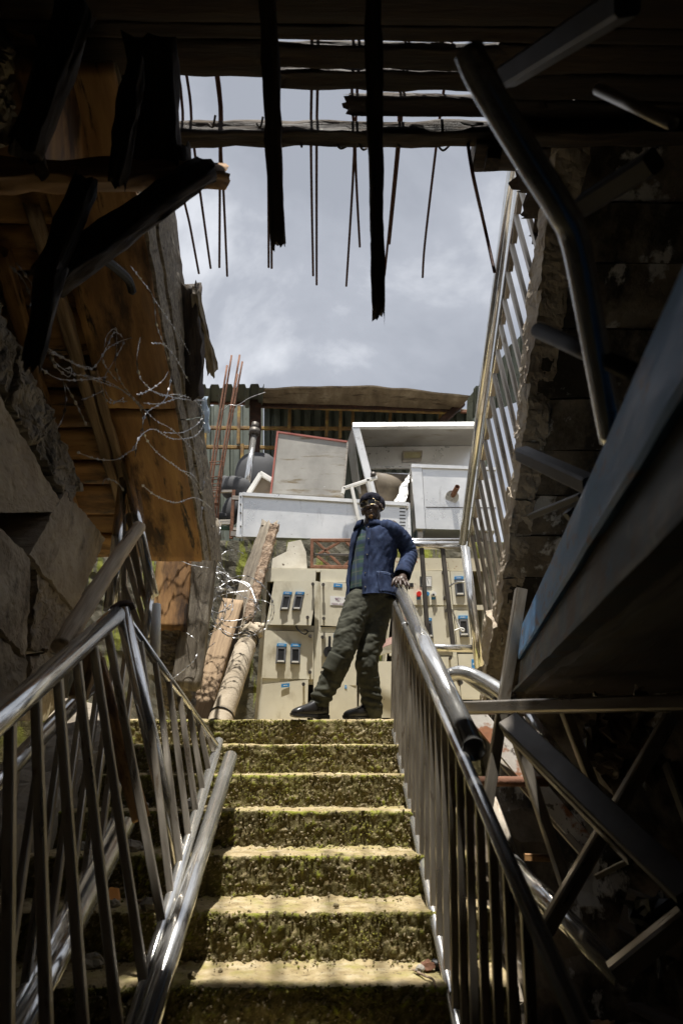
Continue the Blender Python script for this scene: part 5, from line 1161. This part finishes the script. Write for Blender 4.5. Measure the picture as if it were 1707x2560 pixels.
for v in (.10, .30, .52, .72, .90): p = tor(eL(v) - R(5), v, .014); pipe('button', p, p + Vector((-.1, -.9, 0)).normalized()*.006, .005, STEELSQ, jk, 12)
# cap with a short visor
capv = [ell((.004, .026, .066), (.094, .118, .066), mw=HM @ Matrix.Rotation(R(-8), 4, 'X')), ell((.022, .055, .040), (.088, .088, .075), mw=HM)]
cap_ = melt('flat_cap', capv, .005, 5, CAPW, person, disp=lambda p: .006*noise.noise(p*26)); tag(cap_, 'dark navy flat cap')
V, F = [], []
for i in range(17):
    a = R(-82 + 164*i/16)
    for j in range(5):
        q = j/4; rx, ry = .074 + .010*q, .086 + .052*q*math.cos(a)**.6
        V.append(HM @ Vector((rx*math.sin(a), .01 - ry*math.cos(a), .055 - .020*q*math.cos(a) - .010*abs(math.sin(a)))))
solid('visor', V, [(i*5 + j, (i + 1)*5 + j, (i + 1)*5 + j + 1, i*5 + j + 1) for i in range(16) for j in range(4)], .005, CAPW, cap_, True)
# gold-rimmed sunglasses
sg_ = bpy.data.objects.new('sunglasses', None); sg_.empty_display_size = .05; link(sg_, person, Matrix.Translation(HC))
for s in (-1, 1):
    ctr = Vector((.034*s, -.104, .006)); ring = []
    for i in range(24):
        a = 2*math.pi*i/24; q = lambda v: math.copysign(abs(v)**.55, v)
        x, z = .029*q(math.cos(a)), .0225*q(math.sin(a)); ring.append(HM @ (ctr + Vector((x, .012*(x*s/.029)*.5 + .006*(x*s > 0), z))))
    fr_ = mk('rim', sweep(ring, .0019, 8, closed=True), GOLD, sg_, smooth=True)
    cc = sum(ring, Vector())/24; nb_ = (HM.to_3x3() @ Vector((0, -1, 0))); Vl = [cc + nb_*.003] + ring
    solid('lens', Vl, [(0, 1 + i, 1 + (i + 1) % 24) for i in range(24)], .002, LENS, sg_)
    mk('temple', sweep([HM @ Vector((.063*s, -.092, .012)), HM @ Vector((.080*s, -.04, .010)), HM @ Vector((.084*s, .012, .004))], .0024, 8), GOLD, sg_, smooth=True)
mk('bridge', sweep([HM @ Vector((-.007, -.108, .012)), HM @ Vector((0, -.113, .016)), HM @ Vector((.007, -.108, .012))], .0022, 8), GOLD, sg_, smooth=True)
melt('goatee', [ell((0, -.090, -.106), (.018, .012, .015), mw=HM), ell((0, -.086, -.116), (.012, .012, .012), mw=HM)], .003, 1, BEARD, person, disp=lambda p: .003*noise.noise(p*150))
mk('earring', ell((.088, .008, -.038), (.005, .005, .006), 10, 8, mw=HM), GOLD, person, smooth=True)

# shoes
def shoe(heel, toe, lift, label):
    ax = Vector(toe) - Vector(heel); Ls = ax.length; ax.normalize(); up_ = Vector((0, 0, 1)); up_ = (up_ - ax*up_.dot(ax)).normalized(); sx = ax.cross(up_)
    prof = [(-.02, .020, .02, .055), (.01, .034, .0, .10), (.08, .041, .0, .135), (.2, .043, .0, .145), (.34, .041, .0, .125), (.5, .044, .0, .096), (.65, .050, .0, .080), (.8, .050, .002, .070), (.92, .043, .006, .056), (1.0, .024, .012, .038)]
    V, F = [], []; sg = 20
    for t, wd, z0, z1 in prof:
        for j in range(sg):
            a = 2*math.pi*j/sg; q = lambda v, e: math.copysign(abs(v)**e, v)
            V.append(Vector(heel) + ax*(t*Ls) + sx*(wd*q(math.cos(a), .7)) + up_*((z0 + z1)/2 + (z1 - z0)/2*q(math.sin(a), .8)))
    n = len(prof)
    for i in range(n - 1):
        for j in range(sg): F.append((i*sg + j, i*sg + (j + 1) % sg, (i + 1)*sg + (j + 1) % sg, (i + 1)*sg + j))
    F += [tuple(reversed(range(sg))), tuple(range((n - 1)*sg, n*sg))]
    o = mk('shoe', (V, F), LEATHER, person, smooth=True); ss = o.modifiers.new('s', 'SUBSURF'); ss.levels = ss.render_levels = 1
    V, F = [], []
    for t, wd, z0, z1 in [(-.03, .022, 0, 0), (.03, .034, 0, 0), (.2, .039, 0, 0), (.35, .036, 0, 0), (.5, .042, 0, 0), (.66, .049, 0, 0), (.82, .048, .002, 0), (.95, .036, .007, 0), (1.025, .014, .013, 0)]:
        for s_, zz in ((-1, 1), (1, 1), (1, 0), (-1, 0)):
            hz = .016 + (.010 if t < .3 else 0)
            V.append(Vector(heel) + ax*(t*Ls) + sx*(wd*s_) + up_*(z0 + .012 - (0 if zz else hz)))
    m = len(V)//4
    for i in range(m - 1):
        for j in range(4): F.append((i*4 + j, i*4 + (j + 1) % 4, (i + 1)*4 + (j + 1) % 4, (i + 1)*4 + j))
    F += [(3, 2, 1, 0), tuple(range((m - 1)*4, m*4))]
    mk('sole', (V, F), BLACKPL, o)
    return o
shoe(Vector((-.035, 5.0, 1.105)), Vector((-.272, 4.84, 1.092)), 0, '')
shoe(Vector((.335, 5.15, 1.102)), Vector((.085, 4.98, 1.092)), 0, '')

# ------------------------------------------------------------------ razor wire
def razor(parent, zn, pts, Y, closed=False, r_=.0021, plane='Y', jit=.0, barbs=True, mat=None):
    fn = {'Y': PY, 'X': PX, 'D': PD}[plane]
    P = [fn(zn, x, y, Y + jit*noise.noise(Vector((x*.01, y*.01, len(pts))))) for x, y in pts]
    P = smooth_path(P, 7, closed); vf = sweep(P, r_, 5, closed=closed)
    if barbs:
        acc = 0; BV, BF = [], []
        for a, b in zip(P, P[1:]):
            acc += (b - a).length
            if acc > .042:
                acc = random.uniform(-.008, .008); t = (b - a).normalized(); u = t.orthogonal().normalized(); u.rotate(Matrix.Rotation(random.uniform(0, 6.28), 3, t)); q = t.cross(u)
                o = len(BV); BV += [a - t*.014 + u*.003, a + u*.0075, a + t*.014 + u*.003, a + t*.010 - u*.004, a - u*.0072, a - t*.010 - u*.004, a + q*.003, a - q*.003]
                for k in range(6): BF += [(o + k, o + (k + 1) % 6, o + 6), (o + (k + 1) % 6, o + k, o + 7)]
        vf = join(vf, (BV, BF))
    return mk('strand', vf, mat or WIRE, parent)
rz = thing('razor_wire_coil', 'tangled coil of silvery razor wire beside the leaning planks', 'razor wire', PY('wi', 700, 1300, 5.2))
loops = [([(110, 870), (190, 620), (400, 490), (640, 520), (810, 640), (820, 900), (760, 1180), (560, 1300), (330, 1230), (160, 1080)], 5.2, True),
         ([(118, 850), (210, 590), (420, 465), (660, 500), (830, 600), (845, 860), (790, 1160), (600, 1310), (350, 1250), (170, 1100)], 5.25, True),
         ([(750, 1200), (665, 1050), (700, 820), (860, 680), (1060, 632), (1250, 730), (1350, 900), (1345, 1080), (1240, 1220), (1020, 1325), (850, 1300)], 5.15, True),
         ([(770, 1230), (690, 1080), (730, 800), (900, 660), (1090, 640), (1270, 760), (1372, 940), (1360, 1120), (1220, 1270), (1000, 1330), (860, 1310)], 5.18, True),
         ([(350, 740), (560, 690), (830, 590), (860, 700), (780, 830), (620, 960), (500, 1020), (420, 930), (390, 760)], 5.2, False),
         ([(230, 1080), (400, 1075), (560, 1000), (700, 900), (850, 830), (1080, 800)], 5.2, False),
         ([(400, 590), (600, 560), (780, 680), (930, 800), (1080, 890), (1260, 910), (1360, 960)], 5.2, False),
         ([(560, 1110), (640, 1010), (720, 880), (850, 780), (1010, 700), (1070, 650)], 5.2, False),
         ([(460, 870), (560, 820), (680, 770), (780, 780), (700, 900), (520, 920), (450, 900)], 5.2, False),
         ([(320, 940), (480, 1080), (620, 1150), (760, 1240)], 5.2, False), ([(1160, 960), (1240, 1040), (1290, 1110), (1230, 1180)], 5.1, False),
         ([(755, 230), (740, 480), (700, 700), (660, 850), (655, 960), (690, 1100), (740, 1230)], 5.2, False),
         ([(790, 390), (860, 345), (960, 345), (1040, 385)], 5.2, False), ([(830, 600), (760, 470), (640, 300), (480, 280), (390, 330)], 5.2, False),
         ([(60, 50), (180, 110), (340, 180), (480, 230), (620, 265), (720, 220), (770, 130), (760, 0)], 4.9, False), ([(0, 100), (150, 250), (250, 400), (420, 500), (640, 540)], 4.9, False),
         ([(180, 240), (400, 262), (560, 268), (700, 240)], 4.9, False), ([(140, 1090), (320, 1230), (470, 1330), (522, 1440), (490, 1570), (370, 1690), (240, 1790)], 5.0, False),
         ([(480, 1090), (600, 1220), (655, 1350), (610, 1500), (440, 1640), (310, 1800)], 5.05, False), ([(470, 1420), (560, 1450), (640, 1440), (720, 1380)], 5.1, False),
         ([(250, 400), (340, 560), (380, 740), (400, 860), (470, 980)], 5.1, False), ([(600, 580), (640, 700), (740, 820), (820, 950), (830, 1080), (760, 1200)], 5.15, False), ([(90, 900), (200, 820), (330, 640), (450, 560)], 5.1, False)]
for pts, Y, cl in loops: razor(rz, 'wi', pts, Y, cl, jit=.10)
for k in range(7):      # further turns of the same coil
    cx, cy = random.uniform(480, 950), random.uniform(800, 1050); rx, ry = random.uniform(170, 330), random.uniform(200, 360); ph = random.uniform(0, 6.28)
    razor(rz, 'wi', [(cx + rx*math.cos(ph + a*.62)*(1 + .12*math.sin(a*2.1)), cy + ry*math.sin(ph + a*.62)) for a in range(random.randint(5, 9))], random.uniform(5.15, 5.4), False, jit=.12)
r2 = thing('razor_wire_strand', 'loose razor wire straggling over the orange formwork', 'razor wire', PX('l3', 900, 900, -.8))
for pts in ([(935, 250), (1040, 400), (1130, 540), (1180, 640), (1190, 720)], [(930, 535), (1000, 540), (1060, 600), (1110, 680), (1170, 790), (1230, 870), (1255, 890)], [(840, 850), (920, 820), (1000, 760), (1030, 710)],
            [(880, 900), (970, 905), (1060, 880), (1140, 850)], [(885, 940), (960, 1010), (1050, 1060), (1150, 1150), (1220, 1240), (1250, 1350), (1240, 1480), (1260, 1560)], [(940, 830), (1040, 860), (1150, 880), (1250, 885)],
            [(870, 1400), (960, 1470), (1080, 1510), (1180, 1480), (1240, 1500), (1300, 1550)], [(1100, 1310), (1180, 1340), (1230, 1420), (1250, 1520)], [(1000, 1080), (1120, 1080), (1220, 1020), (1250, 950)],
            [(800, 60), (870, 150), (940, 255), (960, 420), (1010, 560), (1050, 720), (1010, 880), (900, 960), (880, 1080), (960, 1200), (1080, 1290), (1180, 1370), (1240, 1480), (1230, 1620)],
            [(860, 500), (840, 640), (870, 760), (980, 850), (1100, 850), (1210, 900), (1250, 1010), (1200, 1100), (1060, 1120), (940, 1060), (850, 1120), (830, 1230)]):
    razor(r2, 'l3', pts, -.80, plane='X', r_=.0016)
r3 = thing('razor_wire_strand', 'thin tangled wire hanging under the dark brace at left', 'razor wire', PX('l3', 420, 700, -.98))
for pts in ([(270, 550), (400, 630), (480, 670), (550, 680)], [(510, 735), (640, 780), (760, 830), (880, 940)], [(640, 560), (660, 480), (710, 450), (715, 560), (710, 680), (760, 800), (860, 910), (880, 930)], [(810, 500), (720, 530), (640, 590), (640, 660), (720, 770)],
            [(230, 670), (330, 740), (420, 760), (560, 755), (660, 740)], [(385, 755), (405, 860), (390, 980), (350, 1060)], [(400, 780), (450, 870), (500, 970), (530, 1040)], [(470, 1200), (600, 1245), (720, 1245), (790, 1200), (840, 1180)],
            [(60, 60), (140, 140), (190, 260), (180, 330)], [(200, 60), (240, 200), (240, 400), (270, 540)], [(300, 560), (330, 660), (420, 740), (440, 690), (400, 690)], [(630, 1400), (650, 1365), (720, 1390), (760, 1440)], [(620, 800), (650, 880), (700, 900), (760, 870)], [(640, 820), (560, 860), (500, 880)],
            [(100, 40), (200, 180), (240, 330), (280, 520), (330, 640), (440, 720), (560, 740), (700, 790), (820, 880), (880, 990), (850, 1120), (800, 1200)], [(180, 480), (260, 560), (420, 640), (560, 690), (640, 590), (700, 470), (760, 520), (700, 640), (640, 760), (680, 880), (780, 890)]):
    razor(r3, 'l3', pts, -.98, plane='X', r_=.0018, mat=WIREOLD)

# ------------------------------------------------------------------ moss, crumbs and litter on the steps
MOSSG = M('moss_cushions', [(.3, (.075, .068, .024)), (.5, (.16, .148, .042)), (.7, (.26, .25, .06))], scale=9, bump=.3, bscale=90, rough=(.9, .97), rnd=.0, spec=.1)
CRUMB = M('concrete_crumbs', [(.3, (.07, .055, .03)), (.5, (.19, .155, .09)), (.7, (.40, .35, .25))], scale=60, bump=.3, rough=(.9, .97), rnd=0, spec=.1)
def lumps(spots):
    V, F = [], []
    octa = [(1, 0, 0), (-1, 0, 0), (0, 1, 0), (0, -1, 0), (0, 0, 1), (0, 0, -1)]; of = [(0, 2, 4), (2, 1, 4), (1, 3, 4), (3, 0, 4), (2, 0, 5), (1, 2, 5), (3, 1, 5), (0, 3, 5)]
    for p, s in spots:
        o = len(V); ro = Matrix.Rotation(random.uniform(0, 6.28), 3, (random.random() + .1, random.random(), random.random()))
        for q in octa: V.append(Vector(p) + ro @ (Vector(q)*(s*random.uniform(.6, 1.3))))
        F += [tuple(o + i for i in t) for t in of]
    return V, F
ms, cs = [], []
for k in range(0, 7):
    y = Y0 + k*STEP_Y; z = k*STEP_Z
    for i in range(1500):
        x = random.uniform(-1.3, .6); m = noise.noise(Vector((x*3.3, k*6.1, 2))) + .5*noise.noise(Vector((x*11, k*3, 5)))
        if m > -.02 and random.random() < .75: ms.append(((x, y + random.gauss(.016, .014), z - .010 - abs(random.gauss(0, .012))), random.uniform(.003, .0085)))
    for i in range(1100):
        x = random.uniform(-1.3, .6); zz = z - STEP_Z*random.random()
        if noise.noise(Vector((x*2.6, zz*5, k*3.3))) > .2: ms.append(((x, y - .006 + random.uniform(-.004, .012), zz), random.uniform(.003, .007)))
        elif random.random() < .45: cs.append(((x, y - .006 + random.uniform(-.006, .012), zz), random.uniform(.003, .009)))
    for i in range(170):
        x = random.uniform(-1.3, .6); f = random.random()**2.5
        cs.append(((x, y + STEP_Y - .012 - f*.22, z + .003 + .012*(1 - f)*random.random()), random.uniform(.0015, .006)*(1.4 - f)))
        if random.random() < .3: ms.append(((x, y + STEP_Y - .015 - f*.1, z + .004), random.uniform(.003, .007)))
tag(mk('moss', lumps(ms), MOSSG), 'yellow green moss cushions along the edges of the steps', 'moss', kind='stuff')
tag(mk('gravel', lumps(cs), CRUMB), 'concrete crumbs scattered over the steps', 'gravel', kind='stuff')
def stone(p, s, lb=None, mat=STONE, group=None, flat=.7):
    V, F = ell((0, 0, 0), (s, s*random.uniform(.7, 1.1), s*flat), 10, 7); sd_ = random.random()*40
    V = [Vector(p) + v + noise.noise_vector(v*(2.2/s) + Vector((sd_, 0, 0)))*s*.35 for v in V]
    o = mk('stone', (V, F), mat)
    return tag(o, lb, 'stone', group)
def onstep(x, y): return math.floor((y - Y0)/STEP_Y)*STEP_Z
SG = 'broken stones lying left of the steps behind the toppled railing'
for i in range(34):
    y = random.uniform(2.35, 4.3); x = random.uniform(-1.22, -.72); s = random.uniform(.015, .05)
    stone((x, y, onstep(x, y) + s*.4), s, 'broken stone lying behind the toppled railing', group=SG)
for p, s, lb in (((-.50, 2.93, .012), .016, 'small dark pebble by the lower pipe on the lowest lit step'), ((-.41, 3.02, .008), .010, 'tiny pebble on the lowest lit step near its left end'), ((.02, 3.24, .19), .012, 'pebble near the middle of the second lit step'),
                 ((.16, 3.86, .56), .011, 'pebble on the fourth step from below')): stone(p, s, lb, CRUMB)
def chip(zn, a, b, k, wd, lb, mat=WOODP, name='wood_chip', cat='wood chip'):
    yb = Y0 + (k + 1)*STEP_Y - .05; p = PY(zn, *b, yb); q = PY(zn, *a, yb + .03); return tag(timber(name, p, q, wd, .008, mat, None, up=(0, 1, 0), amp=.003, ragged=.01, n=8), lb, cat)
chip('st', (1087, 562), (1076, 655), 3, .020, 'pale wood chip leaning against a riser at right')
chip('st', (1130, 855), (1112, 892), 2, .007, 'thin twig standing on the third step from below', ROT, 'twig', 'twig')
P = [PZ('st', x, y, .012) for x, y in ((1240, 1262), (1290, 1290), (1335, 1310), (1350, 1350))]
tag(tube('twig', P, .004, ROT, seg=6), 'bent dark twig at the right end of the lowest lit step', 'twig')
for q, s, lb, mt in (((1310, 1245), .028, 'reddish stone in the litter at the right rail', RUST), ((1275, 1258), .018, 'grey crumb in the litter at the right rail', STONE), ((1355, 1238), .026, 'black lump in the litter at the right rail', BLACKPL)):
    p = PZ('st', *q, .02); stone(p, s, lb, mt)
og = tag(slab('orange_scrap', PY('l5', 600, 870, 3.35), PY('l5', 668, 875, 3.33), PY('l5', 660, 815, 3.4), PY('l5', 610, 808, 3.42), (.004, .01, .004), ORANGE), 'orange plastic scrap glowing behind the left balusters', 'scrap')
tag(timber('orange_batten', PY('l5', 735, 890, 3.35), PY('l5', 800, 886, 3.35), .02, .012, WOODO, None, amp=.002), 'orange wood sliver by the plastic scrap', 'wood')
FL = 'rubble lying in the dark under the truss bars'
for i in range(26):
    x = random.uniform(.85, 1.9); y = random.uniform(2.0, 4.3); s = random.uniform(.03, .10); stone((x, y, -.53 + s*.4), s, 'rubble stone on the dark floor under the truss', group=FL)
for i in range(8):
    x = random.uniform(.85, 1.6); y = random.uniform(2.2, 4.0); a = random.uniform(0, 3.1); Ls = random.uniform(.25, .6)
    tag(timber('broken_plank', (x, y, -.45 + i*.02), (x + Ls*math.cos(a), y + Ls*math.sin(a), -.42 + random.uniform(0, .3)), .08, .025, random.choice([WOODO, WOODC, WOODG]), None, amp=.006, ragged=.03), 'broken plank on the dark floor under the truss', 'plank', 'broken planks under the truss')
